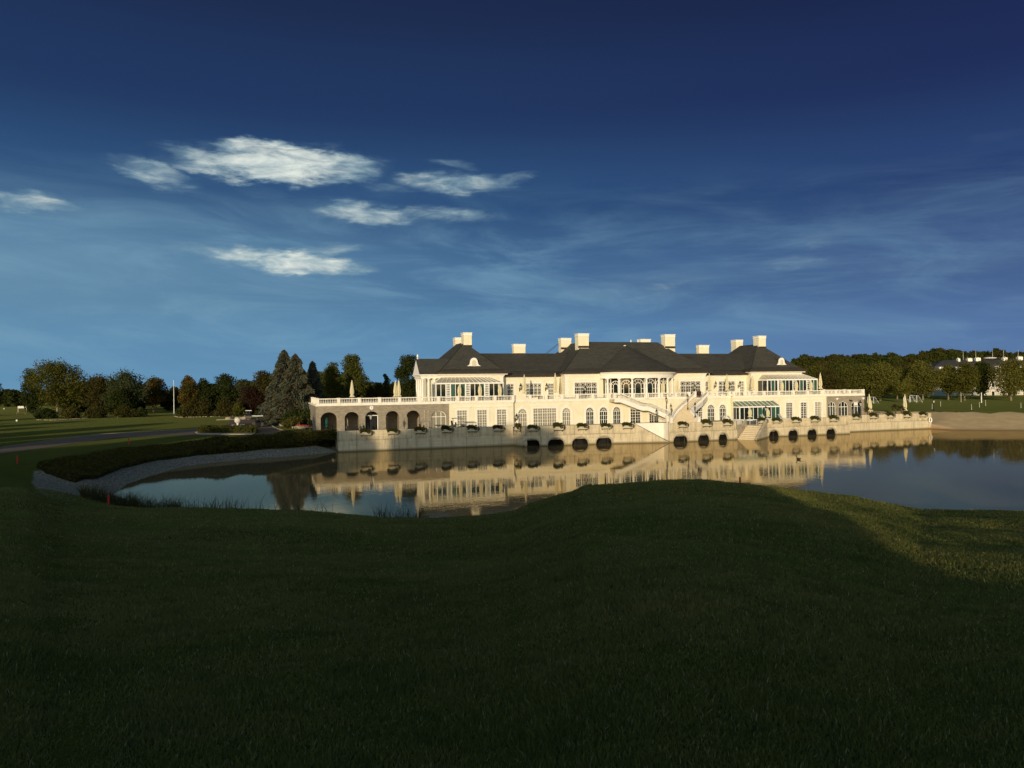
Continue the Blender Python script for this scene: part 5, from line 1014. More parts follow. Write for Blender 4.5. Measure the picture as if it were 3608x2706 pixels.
# ------------------------------------------------------------------ golf ball sculpture, hedges, stakes, flagpoles
q = G2(838,1513); sc_ = empty('ball_sculpture', (q[0], q[1], GZ), local=True); tag(sc_, 'big white golf ball sculpture on a tee behind the square hedge', 'sculpture')
b = MB(); b.ball((0,0,1.85),.64,.64,.64,28,18); b.build('ball', mat('ball_white', (.62,.56,.45), .6, .08, 8, bump=.3, bscale=9), sc_, org=(0,0,0), smooth=True); b = MB(); b.lathe([(.07,.2),(.08,.9),(.28,1.28)],12); b.build('tee', WHITE, sc_, org=(0,0,0)); b = MB(); b.box(-1.3,1.3,-.5,.5,.75,.95); b.box(-.8,.8,-.4,.4,0,.75); b.build('plinth', WHITE, sc_, org=(0,0,0))
def hedge(name, pts, wd, h, label, m='leaf_hedge', cat='hedge', dens=90, seed=1, leaf=.22, z=None):
    """clipped hedge along ground points: dark core with a skin of leaves"""
    core = MB(); cs = []; g = np.random.RandomState(seed); z0 = GZ if z is None else z; P = []; Nn = []
    for a, b in zip(pts[:-1], pts[1:]):
        a = Vector((a[0],a[1],0)); b = Vector((b[0],b[1],0)); core.bar(a+Vector((0,0,z0+h*.42)), b+Vector((0,0,z0+h*.42)), wd*.86, h*.84); L = (b-a).length; d = (b-a)/L; n = Vector((-d.y,d.x,0)); k = int(dens*L*(wd+2*h))
        t = g.rand(k)*L; w_ = g.rand(k)*(wd+2*h); off = np.where(w_ < h, -wd/2, np.where(w_ > h+wd, wd/2, w_-h-wd/2)); zz = np.where(w_ < h, w_, np.where(w_ > h+wd, wd+2*h-w_, h)); off = off+g.normal(size=k)*.05; zz = zz*(1+.04*np.sin(t*1.7+seed))+g.normal(size=k)*.05
        P.append(np.stack([a.x+d.x*t+n.x*off, a.y+d.y*t+n.y*off, z0+zz], 1))
    P = np.concatenate(P); n = len(P); org = np.array([pts[0][0], pts[0][1], z0]); P = P-org; a = g.normal(size=(n,3)); a /= np.linalg.norm(a,axis=1)[:,None]; b = g.normal(size=(n,3)); b -= (b*a).sum(1)[:,None]*a; b /= np.linalg.norm(b,axis=1)[:,None]; s = leaf*(.6+.8*g.rand(n)); a *= s[:,None]*.5; b *= s[:,None]*.5
    r = empty(name, tuple(org)); tag(r, label, cat); core.build('stems', MATS['leaf_dark'], r); npmesh('foliage', np.stack([P-a,P+b,P+a,P-b],1).reshape(-1,3), np.arange(4*n).reshape(-1,4), m, r); return r
hq = [G2(*p) for p in [(712,1527),(893,1527.5),(893,1517.5),(722,1517.5),(712,1527)]]
hedge('hedge', hq, 1.2, 1.0, 'low clipped square hedge on the kerbed island around the golf ball sculpture', dens=70, seed=4)
isl = MB(); isl.prism([G2(*p) for p in [(688,1524),(700,1531),(895,1532),(905,1522),(898,1514),(830,1513),(712,1514)]], GZ, GZ+.14); o = isl.build('kerb', KERB); o['kind'] = 'structure'
hedge('hedge', [(2.6,124.9),(5.8,126.2),(9.2,127.5)], 2.6, 1.5, 'dark clipped block of hedge against the left end of the quay wall', dens=70, seed=9, z=1.9)
def stake(u, v, z, lb, h=.9):
    q = PZ(u, v, z); b = MB(); b.box(-.06,.06,-.06,.06,-.3,h); b.box(-.07,.07,-.07,.07,h,h+.03); o = b.build('marker_stake', RED, None, org=(0,0,0)); zz = gz(q[0], q[1]); o.location = (q[0], q[1], zz); tag(o, lb, 'marker stake', 'red marker stakes round the pond')
stake(62,1630,2.5,'red stake on the shaded lawn at the far left edge'); stake(454,1566,2.35,'red stake on the grass between the road and the shrub bank'); stake(384,1790,1.3,'red stake among the reeds at the left tip of the pond', .8)
def stake_at(u, v, lb, h):
    a, b = ray(u, v); t = [p for p in CT]; d = float(np.interp(a, [p[0] for p in t], [p[1] for p in t])); x, y = d*S_+a*d*C_, d*C_-a*d*S_; b_ = MB(); b_.box(-.04,.04,-.04,.04,-.3,h); b_.box(-.045,.045,-.045,.045,h,h+.02); o = b_.build('marker_stake', RED, None, org=(0,0,0)); o.location = (x, y, gz(x, y)); tag(o, lb, 'marker stake', 'red marker stakes round the pond')
stake_at(1655,1818,'red stake at the near water edge below the left conservatory reflection', .22); stake_at(2607,1706,'red stake on the brow of the near mound, before the bright reflection', .42)
def pole(u, v, vt, z, lb, r_=.07, m=WHITE):
    q = PZ(u, v, z); d = q[0]*S_+q[1]*C_; tp = PD(u, vt, d); o = empty('flagpole', q); tag(o, lb, 'flagpole'); b = MB(); b.tube((q[0],q[1],z-.1),(q[0],q[1],tp[2]),r_*1.3,r_*.8,8); b.build('pole', m, o); b = MB(); b.ball((q[0],q[1],tp[2]+.1),.14); b.build('finial', m, o)
pole(613.5,1461,1342,GZ,'bare white flagpole alone on the lawn, leftmost of three',.09); pole(670,1462,1350,GZ,'bare grey flagpole among the shrubs, middle of three',.06,PLANTER); pole(676.5,1461,1349,GZ,'bare white flagpole behind the shrubs, rightmost of three',.07)
# ------------------------------------------------------------------ trees
def tree_mesh(h, w, style, seed, leafm, trunk=BARK, nleaf=5000, leaf=.5, base=.22, name='tree', open_=0.0, pale=False):
    """local prototype: base at origin"""
    g = random.Random(seed); r = empty(name, local=True); t = MB(); zb = h*base; tr = max(.12, h*.020)
    t.tube((0,0,-.3),(0,0,zb),tr*1.3,tr,8); top = Vector((g.uniform(-.3,.3), g.uniform(-.3,.3), h*.8)); t.tube((0,0,zb),top,tr,tr*.25,7); cs = []
    if style == 'spruce':
        n = int(h*9); rs = np.random.RandomState(seed); P = []; A = []; B = []
        per = nleaf
        lev = rs.rand(per)**.75; z = h*(.03+.96*(1-lev)) ; z = h*(.03+.95*rs.beta(1.0,1.6,per)); az = rs.rand(per)*2*pi; R0 = w/2*1.42*(1-z/h)**.85+.10
        tier = .5+.5*np.sin(z/h*h*2.4+3*np.sin(az*2+seed)); az_n = .82+.18*np.sin(az*5+z*1.1+seed)*np.sin(az*3-z*.7); rr_ = R0*az_n*(.62+.38*tier)*(.55+.45*rs.rand(per)**.4)
        zz = z-rr_*.22; P = np.stack([rr_*np.cos(az), rr_*np.sin(az), zz], 1); out = np.stack([np.cos(az), np.sin(az), -.45-.3*rs.rand(per)], 1)+rs.normal(size=(per,3))*.28; out /= np.linalg.norm(out,axis=1)[:,None]; sd_ = rs.normal(size=(per,3)); sd_ -= (sd_*out).sum(1)[:,None]*out; sd_ /= np.linalg.norm(sd_,axis=1)[:,None]
        s = leaf*(.6+.8*rs.rand(per)); V = np.stack([P-out*s[:,None]*.6, P+sd_*s[:,None]*.24, P+out*s[:,None]*.6, P-sd_*s[:,None]*.24], 1).reshape(-1,3); t.build('trunk', trunk, r, org=(0,0,0)); npmesh('crown', V, np.arange(4*per).reshape(-1,4), leafm, r); return r
    nc = {'round':46,'broad':50,'column':52,'bush':30}[style]; hc = h-zb*.75
    for k in range(nc):
        u_ = g.random(); a = g.uniform(0, 2*pi); f = (k+.5)/nc
        if style == 'column': zc = zb*.8+hc*f*.97; rr_ = w/2*.92*(1-.40*max(0, f-.7)/.3)*(.7 if f < .08 else 1)
        elif style == 'bush': zc = h*(.15+.70*f); rr_ = w/2*.80*sqrt(max(.05, 1-f**2.2))
        else:
            e = f*2-1; zc = zb*.9+hc*(.14+.76*f); rr_ = w/2*.90*sqrt(max(.10, 1-abs(e)**(2.4 if style == 'broad' else 2.0)))*(1.0 if e > -.7 else .75)
        rad = max(0, rr_-w*.10)*sqrt(g.random())**.6*(1 if k % 4 else .3); cr = (w*.15+h*.026)*(.65+.75*g.random()); 
        cs.append((rad*cos(a), rad*sin(a), zc+g.uniform(-.06,.05)*h, cr*g.uniform(.8,1.2), cr*g.uniform(.8,1.2), cr*(.60+.4*g.random())))
        if k % 4 == 0: t.tube((0,0,max(zb*.7, zc*.55)), (rad*cos(a)*.9, rad*sin(a)*.9, zc), tr*.4, tr*.12, 5)
    t.build('trunk', trunk, r, org=(0,0,0)); leaf_cloud(cs, int(nleaf*1.5), leaf, 'crown', leafm, r, seed, shell=.55-open_); return r
def tree_at(u, vb, vt, wpx, style, leafm, lb, d=None, z=GZ, seed=1, trunk=BARK, nleaf=5000, leaf=None, cat='tree', grp=None, name='tree', base=.22, open_=0.0):
    if d is None: q = PZ(u, vb, z); d = q[0]*S_+q[1]*C_
    q = PD(u, vt, d); zb = gz(q[0], q[1]); h = q[2]-zb; w_ = wpx*d/FPX*(1.0 if style == 'bush' or cat == 'tree' and u > 2700 else 1.2); leaf = leaf or max(.35, d/FPX*4.6)
    o = tree_mesh(h, w_, style, seed, leafm, trunk, nleaf, leaf, base, name, open_); o.location = (q[0], q[1], zb); tag(o, lb, cat, grp); return o
GLT = 'trees on the left lawn'
tree_at(201,1462,1278,195,'broad','leaf_olive','tall olive green tree with visible trunk, largest at the far left',seed=11,nleaf=11000,grp=GLT,trunk=BARKL,base=.2,open_=.15)
tree_at(112,0,1308,62,'column','leaf_dark','narrow dark tree peeping out left behind the big olive tree',d=285,seed=12,nleaf=4000,base=.12)
tree_at(345,0,1325,118,'round','leaf_brown','rounded brownish dark tree between the olive tree and the grey-green one',d=265,seed=13,nleaf=7500,base=.05)
tree_at(440,0,1312,138,'broad','leaf_grey','grey-green airy-topped tree right of the brownish one',d=262,seed=14,nleaf=7500,base=.06,open_=.2)
tree_at(420,0,1372,150,'bush','leaf_dark','dark dense bush-like tree below the grey-green crown',d=256,seed=15,nleaf=6000,base=.03)
tree_at(540,1432,1332,84,'round','leaf_orange','small tree turning orange on its left side, at the end of the left group',d=285,seed=16,nleaf=6000,base=.14)
tree_at(-20,0,1345,70,'round','leaf_dark','dark tree cut by the left edge of the picture',d=280,seed=17,nleaf=3000)
for i, (u, vt, w_, m_, lb) in enumerate([(615,1361,42,'leaf_brown','small reddish far tree just behind the leftmost flagpole'),(662,1323,66,'leaf_orange','orange and green tree behind the two flagpoles'),(716,1336,78,'leaf_dark','rounded dark green tree right of the orange one'),(790,1318,86,'leaf_dark','tall dark green tree with pointed top, left of the pale green one'),(858,1339,70,'leaf_grey','pale green tree between two dark ones left of the spruces'),(930,1311,86,'leaf_brown','brown-green tree just left of the spruces')]):
    tree_at(u,0,vt,w_,'round',m_,lb,d=(305 if i == 0 else 240+i*3),seed=20+i,nleaf=6500,base=.08)
tree_at(888,0,1368,108,'round','leaf_purple','low purple-leaved tree in front of the dark trees',d=234,seed=30,nleaf=6500,base=.1)
tree_at(1000,0,1229,150,'spruce','leaf_spruce','tall grey-green spruce, left and highest of the pair',d=172,seed=41,nleaf=21000,leaf=.75,name='spruce_tree',cat='spruce',base=.03)
tree_at(1040,0,1243,160,'spruce','leaf_spruce','tall grey-green spruce, right one of the pair beside the arcade',d=169,seed=42,nleaf=17000,leaf=.75,name='spruce_tree',cat='spruce',base=.03)
tree_at(1101,0,1270,100,'spruce','leaf_spruce','dark spruce standing behind the left end of the arcade',d=186,seed=43,nleaf=11000,leaf=.8,name='spruce_tree',cat='spruce',base=.03)
tree_at(1172,0,1278,80,'round','leaf_olive','brownish olive tree between dark spruce and tall green tree',d=196,seed=44,nleaf=7000,base=.08)
tree_at(1249,0,1258,88,'column','leaf_olive','tall broad-shouldered green tree behind the arcade parasol',d=196,seed=45,nleaf=9000,base=.08)
tree_at(1434,0,1258,80,'column','leaf_dark','tall dark green tree left of the gabled porch',d=192,seed=46,nleaf=9000,base=.08)
tree_at(1360,0,1319,22,'column','leaf_dark','slim dark columnar tree between the two tall trees',d=215,seed=47,nleaf=1500,base=.05)
for i, (u, vt, w_, m_, lb) in enumerate([(1300,1342,50,'leaf_brown','low reddish tree right of the tall green tree'),(1335,1345,40,'leaf_brown','low reddish-green tree left of the slim columnar tree'),(1390,1346,44,'leaf_orange','low rusty tree behind the pair of parasols'),(1468,1340,40,'leaf_olive','low tree peeping between the dark tree and the gabled porch')]):
    tree_at(u,0,vt,w_,'round',m_,lb,d=212+i,seed=50+i,nleaf=2500,base=.05)
# distant left belt
protoB = [tree_mesh(12, 11, 'round', 60+i, m_, BARK, 1500, 1.3, .1) for i, m_ in enumerate(['leaf_wood','leaf_brown','leaf_wood','leaf_dark'])]
us = [-120,-60,-10,25,55,85,140,190,250,310,390,480,570,590,640,700,760,830]; first = set()
for i, u in enumerate(us):
    pr = protoB[i % 4]; d = 400+rnd.uniform(-25,25); q = PD(u, 1374+rnd.uniform(-5,8), d); zb = gz(q[0], q[1])-.3
    o = pr if (i % 4) not in first else copy_tree(pr); first.add(i % 4); s = max(.55, (q[2]-zb)/12); place(o, q[0], q[1], zb, rnd.uniform(0,6), s*1.25, s); tag(o, 'one of the far-off trees forming the low belt on the horizon at the left', 'tree', 'far belt of trees at the left')
fill_u = [(250,1352),(300,1345),(395,1340),(490,1352),(600,1385),(745,1352),(830,1358),(890,1345),(950,1335),(985,1320),(1060,1330),(1135,1318),(1205,1310),(1225,1330),(1285,1346),(1320,1352),(1345,1350),(1375,1352),(1405,1350),(1460,1345),(1480,1350)]
for i, (u, vt) in enumerate(fill_u):
    d = 288+(i % 3)*7-(60 if u > 1000 else 0); q = PD(u, vt, d); zb = gz(q[0], q[1])-.3; o = copy_tree(protoB[(0,3,1,2)[i % 4]]); s = (q[2]-zb)/12.6; place(o, q[0], q[1], zb, i*1.9, max(.8, s)*1.15, s); tag(o, 'one of the darker trees filling the gaps behind the left tree row', 'tree', 'background trees behind the left tree row')
# shrubs
def shrub(u, v, vt, wpx, m_, lb, d, seed, n=3000):
    return tree_at(u, 0, vt, wpx, 'bush', m_, lb, d=d, seed=seed, nleaf=n, base=.02, name='shrub', cat='shrub', leaf=.42)
SH = [(165,1446,90,'leaf_dark','low dark shrub under the left half of the olive tree',230),(255,1436,110,'leaf_hedge','broad shrub right of the olive tree trunk',229),(345,1440,110,'leaf_brown','low rusty shrub under the brownish tree',228),(440,1436,95,'leaf_brown','russet shrub under the grey-green tree',230),(495,1440,60,'leaf_dark','dark shrub at the right end of the left tree group',232),
      (660,1432,80,'leaf_brown','dark rounded shrub at the foot of the two flagpoles',226),(720,1415,90,'leaf_brown','tall loose brown shrub right of the flagpoles',227),(790,1405,90,'leaf_brown','tall dark shrub left of the yellowish one',228),(840,1415,50,'leaf_olive','yellowish green shrub below the purple tree',227),(935,1440,80,'leaf_dark','low shrub behind the golf carts',229),
      (1040,1440,110,'leaf_dark','large dark evergreen shrub beneath the spruces',160),(1088,1448,90,'leaf_dark','dark evergreen shrub against the corner of the arcade',158),(1030,1478,100,'leaf_hedge','low green shrub behind the flower border',154),(1105,1484,50,'leaf_dark','small rounded shrub at the arcade corner',150)]
for i, (u, vt, w_, m_, lb, d) in enumerate(SH): shrub(u, 0, vt, w_, m_, lb, d, 70+i, 3200)
# flower border beside the road
fl = [G2(*p) for p in [(962,1480),(975,1490),(1000,1502),(1040,1509),(1090,1512),(1118,1514)]]
o = hedge('flower_border', fl, 1.1, .35, 'curving border of pale and red flowers between road and evergreen shrubs', m=PALEF, cat='flower bed', dens=60, seed=12, leaf=.14)
o2 = hedge('flower_border', [(p[0]+.2, p[1]+1.3) for p in fl], .8, .6, 'narrow band of red flowers behind the pale border', m=PINK, cat='flower bed', dens=55, seed=13, leaf=.13)
rk = G2(826,1478); ri = empty('rock_island', (rk[0], rk[1], GZ), local=True); tag(ri, 'small rockery with a dwarf conifer on a kerbed road island', 'rockery'); b = MB()
for k in range(9): b.ball((rnd.uniform(-3,3), rnd.uniform(-1,1), .3), rnd.uniform(.5,1), rnd.uniform(.4,.7), rnd.uniform(.35,.6), 7, 4)
b.build('rocks', ROCK, ri, org=(0,0,0)); leaf_cloud([(0.6,.3,1.2,.35,.35,.9),(.6,.3,2.0,.2,.2,.8)], 500, .3, 'dwarf_conifer', 'leaf_dark', ri, 3)
b = MB(); b.prism([(-4.5,-1.8),(4.5,-1.8),(4.8,1.4),(-4.2,1.6)], 0, .13); b.build('kerb', KERB, ri, org=(0,0,0))
def pebble_line(name, pts, lb, wd=.6):
    cs = []; 
    for a, b in zip(pts[:-1], pts[1:]):
        L = sqrt((b[0]-a[0])**2+(b[1]-a[1])**2); n = int(L*4)
        for k in range(n): t = rnd.random(); cs.append((a[0]+(b[0]-a[0])*t+rnd.uniform(-wd,wd)*.5, a[1]+(b[1]-a[1])*t+rnd.uniform(-wd,wd)*.5))
    mb = MB()
    for x, y in cs: mb.ball((x, y, gz(x,y)+.06), rnd.uniform(.12,.26), rnd.uniform(.12,.2), .13, 5, 3)
    o = mb.build(name, ROCK); o['kind'] = 'stuff'; o['label'] = lb
pebble_line('edging_stones', [G2(*p) for p in [(130,1480),(200,1481),(300,1474),(400,1470),(450,1470),(520,1464)]], 'pale edging stones along the left shrub group')
pebble_line('edging_stones', [G2(*p) for p in [(618,1468),(640,1471),(760,1468),(830,1466),(940,1461)]], 'pale edging stones in front of the shrubs by the flagpoles')
# small things on the left lawn
def small(name, mb, m_, u, v, lb, cat, z=GZ, rz=0):
    q = PZ(u, v, z); o = mb.build(name, m_, None, org=(0,0,0)); o.location = (q[0], q[1], gz(q[0],q[1])); o.rotation_euler.z = rz; tag(o, lb, cat); return o
b = MB(); b.ball((0,0,.35),.3); b.tube((0,0,0),(0,0,.2),.06); small('tee_marker', b, WHITE, 60, 1486, 'small white ball marker on the left lawn, nearer one', 'tee marker')
b = MB(); b.ball((0,0,.4),.3); b.tube((0,0,0),(0,0,.2),.06); small('tee_marker', b, WHITE, 15, 1446, 'small white ball marker at the far left edge of the lawn', 'tee marker')
b = MB(); b.box(-1.6,1.6,-.1,.1,1.7,2.6); b.tube((-1.5,0,0),(-1.5,0,2.6),.08); b.tube((1.5,0,0),(1.5,0,2.6),.08); small('notice_board', b, SIGNW, 79, 1453, 'pale board on two posts left of the olive tree', 'board')
b = MB(); b.box(-1.6,1.6,-.25,.25,.42,.5); b.box(-1.5,-1.3,-.2,.2,0,.42); b.box(1.3,1.5,-.2,.2,0,.42); small('bench', b, WOODM, 75, 1459, 'low dark bench on the lawn below the pale board', 'bench')
b = MB(); b.lathe([(.4,0),(.45,1.3),(.5,1.35),(.3,1.5)],10); small('litter_bin', b, DARKM, 114, 1455, 'dark litter bin behind the big olive tree, far left', 'bin')
b = MB(); b.lathe([(.4,0),(.45,1.3),(.5,1.35),(.3,1.5)],10); small('litter_bin', b, DARKM, 590, 1441, 'dark litter bin on the lawn left of the leftmost flagpole', 'bin')
b = MB(); b.box(-1.6,1.6,-.25,.25,.7,.8); b.box(-1.5,-1.3,-.2,.2,0,.7); b.box(1.3,1.5,-.2,.2,0,.7); small('bench', b, WOODM, 638, 1440, 'dark bench on the lawn right of the leftmost flagpole', 'bench')
b = MB(); b.tube((0,0,0),(0,0,.9),.09); b.lathe([(.16,.9),(.16,1.15),(.2,1.2),(.02,1.3)],10); small('bollard_light', b, DARKM, 947, 1495, 'dark bollard light at the start of the flower border', 'bollard light')
b = MB(); b.tube((0,0,0),(0,0,.9),.09); b.lathe([(.16,.9),(.16,1.15),(.2,1.2),(.02,1.3)],10); small('bollard_light', b, DARKM, 927, 1473, 'dark bollard light right of the farther golf cart', 'bollard light')
# ------------------------------------------------------------------ right side: meadow trees, wood on the hill, hotel
GRT = 'row of trees along the right lawn'
RT = [(2800,0,1292,90,'leaf_olive','leafy tree showing just right of the right pavilion roof',262),(2868,0,1292,120,'leaf_olive','olive green tree right of the lone terrace parasol',266),(2925,0,1303,100,'leaf_brown','brownish tree above the right end of the terrace',258),(2985,0,1290,130,'leaf_olive','olive tree above the right stone end wall',264),(3045,0,1294,100,'leaf_olive','slender olive tree directly right of the end wall top',270),
      (3100,0,1284,150,'leaf_bright','broad yellow-green tree behind the leaning parasol',262),(3160,0,1298,100,'leaf_olive','olive tree behind the small cone-shaped one',275),(3189,0,1331,40,'leaf_bright','small cone-shaped young tree in front of the row',240),(3250,0,1280,135,'leaf_bright','broad yellow-green tree behind the football goals',262),(3340,0,1286,95,'leaf_bright','tree in front of the left corner of the hotel',262),
      (3397,0,1284,120,'leaf_olive','olive tree behind the left volleyball post',256),(3455,0,1276,105,'leaf_dark','dark tree behind the right volleyball post',262),(3560,0,1272,155,'leaf_bright','big yellow-green tree near the right edge with a clear trunk',250),(3622,0,1290,60,'leaf_olive','tree cut by the right edge of the picture',262)]
for i, (u, vb, vt, w_, m_, lb, d) in enumerate(RT): tree_at(u, 0, vt, w_*1.12, 'round', m_, lb, d=d, seed=90+i, nleaf=6000 if w_ > 60 else 3000, grp=GRT, trunk=BARKL, base=.13, open_=.12)
sky_ = [(2760,1280),(2799,1266),(2829,1249),(2860,1254),(2893,1258),(2926,1247),(2960,1252),(2991,1255),(3025,1248),(3050,1245),(3080,1247),(3109,1251),(3144,1245),(3184,1255),(3215,1246),(3243,1240),(3270,1237),(3297,1232),(3315,1229),(3345,1230),(3370,1233),(3396,1242),(3415,1247),(3433,1237),(3475,1238),(3517,1230),(3549,1242),(3580,1240),(3608,1242),(3640,1240),(3680,1238)]
protoW = [tree_mesh(13, 13, 'round', 130+i, m_, BARK, 2600, 1.15, .06) for i, m_ in enumerate(['leaf_wood','leaf_dark','leaf_wood','leaf_brown','leaf_wood'])]; used = set(); kk = 0
for row, (dd, dv) in enumerate([(470,0),(445,7),(420,17),(395,28),(372,42)]):
    for i, (u, vt) in enumerate(sky_):
        if row and (i+row) % 2: continue
        k = kk % 5; kk += 1; u2 = u+rnd.uniform(-8,8)+(12 if row % 2 else 0); d = dd+rnd.uniform(-8,8); q = PD(u2, vt+dv+rnd.uniform(-1.5,3), d); hh_ = rnd.uniform(11.5,14.5); o = protoW[k] if k not in used else copy_tree(protoW[k]); used.add(k)
        place(o, q[0], q[1], q[2]-hh_*1.0, rnd.uniform(0,6), rnd.uniform(.85,1.15), hh_/13); tag(o, 'one of the dark broad-leaved trees of the wood covering the hill at the right', 'tree', 'wood on the hill at the right')
# hotel behind the trees
hx = PD(3290,1400,318); hotel = empty('hotel_building', (hx[0], hx[1], 3.4)); tag(hotel, 'white building with dark mansard roof half hidden by trees at the right edge', 'building')
def HP(s, dp, z): # along the facade (s metres), depth, height
    ex, ey = cos(R(-24)), sin(R(-24)); return (hx[0]+ex*s-ey*dp, hx[1]+ey*s+ex*dp, z)
def hbox(mb, s0, s1, d0, d1, z0, z1): mb.add([HP(s0,d0,z0),HP(s1,d0,z0),HP(s1,d1,z0),HP(s0,d1,z0),HP(s0,d0,z1),HP(s1,d0,z1),HP(s1,d1,z1),HP(s0,d1,z1)], [(0,3,2,1),(4,5,6,7),(0,1,5,4),(1,2,6,5),(2,3,7,6),(3,0,4,7)])
b = MB(); hbox(b, 0, 75, 0, 15, 2.0, 13.2); b.build('wall', mat('distant_render', (.52,.47,.38), .9, .12, .5), hotel)
b = MB(); zt_ = 18.9
b.add([HP(-.4,-.4,13.2),HP(75,-.4,13.2),HP(75,1.2,16.9),HP(1.2,1.2,16.9),HP(75,7,19.5),HP(7,7,19.5),HP(-.4,15.4,13.2),HP(1.2,14,16.9),HP(75,15,16.9)], [(0,1,2,3),(3,2,4,5),(0,3,7,6),(3,5,7),(5,4,8,7)]); hrf = b.build('roof', ROOF2, hotel)
for s in (3.0, 10, 18.5, 26, 34.5, 44, 52): 
    b = MB(); w_ = 1.3 if s < 5 else 2.0; hbox(b, s-w_/2, s+w_/2, -.5, 2.2, 13.3, 16.0)
    for k in range(5): a = -1+k*.5; hbox(b, s+(a-.25)*w_/2, s+(a+.25)*w_/2, -.45, 2.2, 16.0, 16.0+.5*sqrt(max(0, 1-a*a*.8)))
    dm = b.build('dormer', TRIM, hrf); b = MB(); hbox(b, s-w_*.27, s+w_*.27, -.56, -.5, 13.6, 15.8); b.build('pane', 'dark_glass', dm)
for s in np.arange(3, 60, 4.2):
    for z in (3.6, 7.4): b = MB(); hbox(b, s-.7, s+.7, -.05, 0, z, z+2.3); wn = b.build('window', WHITE, hotel); b = MB(); hbox(b, s-.55, s+.55, -.08, -.05, z+.15, z+2.1); b.build('pane', 'dark_glass', wn)
for s, w_, h_ in ((12.5,1.0,1.0),(16.5,2.2,1.0),(19.8,2.4,1.3),(31,2.0,1.2),(37,2.3,1.6),(41,1.8,1.5),(44,1.8,1.5),(47,1.4,1.5)):
    b = MB(); w_ *= .8; h_ *= .6; hbox(b, s, s+w_, 5, 7, 18.8, 19.5+h_); c_ = b.build('chimney', TRIM, hrf); b = MB()
    for k in range(3): q = HP(s+w_*(k+.5)/3, 6, 19.5+h_); b.tube(q, (q[0],q[1],q[2]+.35), .08, .08, 6)
    b.build('chimney_pot', WHITE, c_)
b = MB()
for s in (15,20.2,27,31.5,37.5,44.5): q = HP(s, 6, 19.5); b.tube(q, (q[0],q[1],23.6), .05, .03, 5)
b.build('antenna', WHITE, hrf); b = MB(); q = HP(26, 6, 20.1); b.ball(q, 2.6, 2.6, .45, 14, 6); b.build('satellite_dish', WHITE, hrf)
b = MB(); hbox(b, -1, 12, -3, -2.8, 2.2, 6.6); b.build('awning', GREENS, hotel)
# goals, posts
def goal(u, v, lb, s=1.0, grp='football goals on the right lawn', w_=3.2):
    q = PZ(u, v, 3.6); r = empty('football_goal', q, local=True); tag(r, lb, 'football goal', grp); z = gz(q[0], q[1]); r.location.z = z; f = MB(); rz = R(20)
    for y in (0, w_): f.tube((0,y,0),(0,y,2.1),.06); f.tube((0,y,2.1),(.5,y,2.1),.03); f.tube((.5,y,2.1),(1.9,y,0),.03)
    f.tube((0,0,2.1),(0,w_,2.1),.07); f.build('frame', WHITE, r, org=(0,0,0)); n = MB()
    for k in range(9): n.tube((.5+1.4*k/8,0,2.1*(1-k/8)),(.5+1.4*k/8,w_,2.1*(1-k/8)),.006,n=4); n.tube((.5,w_*k/8,2.1),(1.9,w_*k/8,0),.006,n=4)
    n.build('net', WHITE, r, org=(0,0,0)); r.scale = (s,s,s); r.rotation_euler.z = R(-10); return r
goal(3208,1416,'white football goal on the lawn, left one of the near pair',1.1); goal(3230,1417,'white football goal on the lawn, right one of the near pair',1.1); goal(3078,1420,'small pale goal frame on the lawn right of the leaning parasol',1.0)
def post(u, v, vt, lb, r_=.04, cat='post', tilt=0, m=WHITE, name='lawn_post', grp='thin pale posts on the right lawn'):
    q = PZ(u, v, 3.45); z = gz(q[0], q[1]); q = PZ(u, v, z); d = q[0]*S_+q[1]*C_; h_ = PD(u, vt, d)[2]-z; b = MB(); b.tube((0,0,-.1),(0,0,h_),r_*1.2,r_,8); b.lathe([(r_*2,0),(r_*2,.1)],8); o = b.build(name, m, None, org=(0,0,0)); o.location = (q[0], q[1], z); o.rotation_euler.y = tilt; tag(o, lb, cat, grp); return (q[0], q[1], z, h_)
p1 = post(3386,1416,1383,'grey volleyball post, left one of the pair',.07,name='net_post',cat='net post',m=PLANTER,grp='net posts'); p2 = post(3458,1419,1383,'thick white volleyball post, right one of the pair',.10,name='net_post',cat='net post',grp='net posts')
b = MB()
for k in range(12):
    t0, t1 = k/12, (k+1)/12; f = lambda t: (p1[0]+(p2[0]-p1[0])*t, p1[1]+(p2[1]-p1[1])*t, p1[2]+p1[3]-.3-1.0*4*t*(1-t)*.35); b.bar(f(t0), f(t1), .05); 
o = b.build('volleyball_net_cord', WHITE); tag(o, 'sagging cord between the two volleyball posts', 'cord')
for i, (u, v, vt, lb) in enumerate([(3284,1440,1423,'thin pale stick left of the lone lantern post'),(3314,1432,1414,'thin pale stick right of and behind the lone lantern post'),(3423,1443,1424,'thin pale stick nearest the sand, left of the volleyball posts centre'),(3451,1435,1417,'thin pale stick just below the thick volleyball post'),(3473,1430,1410,'thin pale stick right of the thick volleyball post'),(3597,1438,1419,'thin pale stick near the right edge')]):
    post(u, v, vt, lb, .028, tilt=R(rnd.uniform(-4,4)))
# duck
q = PZ(2813,1619,0); dk = empty('duck', q, R(100), local=True); dk.location = q; tag(dk, 'small dark duck swimming in the building reflection', 'duck'); b = MB(); b.ball((0,0,.10),.34,.17,.15,12,7); b.tube((.22,0,.15),(.30,0,.42),.06,.05,8); b.ball((.32,0,.45),.09,.07,.075,8,6); b.tube((-.25,0,.15),(-.45,0,.24),.09,.02,6); b.build('body', mat('duck_plumage', (.04,.03,.02), .7, .3, 8), dk, org=(0,0,0), smooth=True); b = MB(); b.tube((.38,0,.44),(.50,0,.42),.035,.02,6); b.build('beak', BEAK, dk, org=(0,0,0))
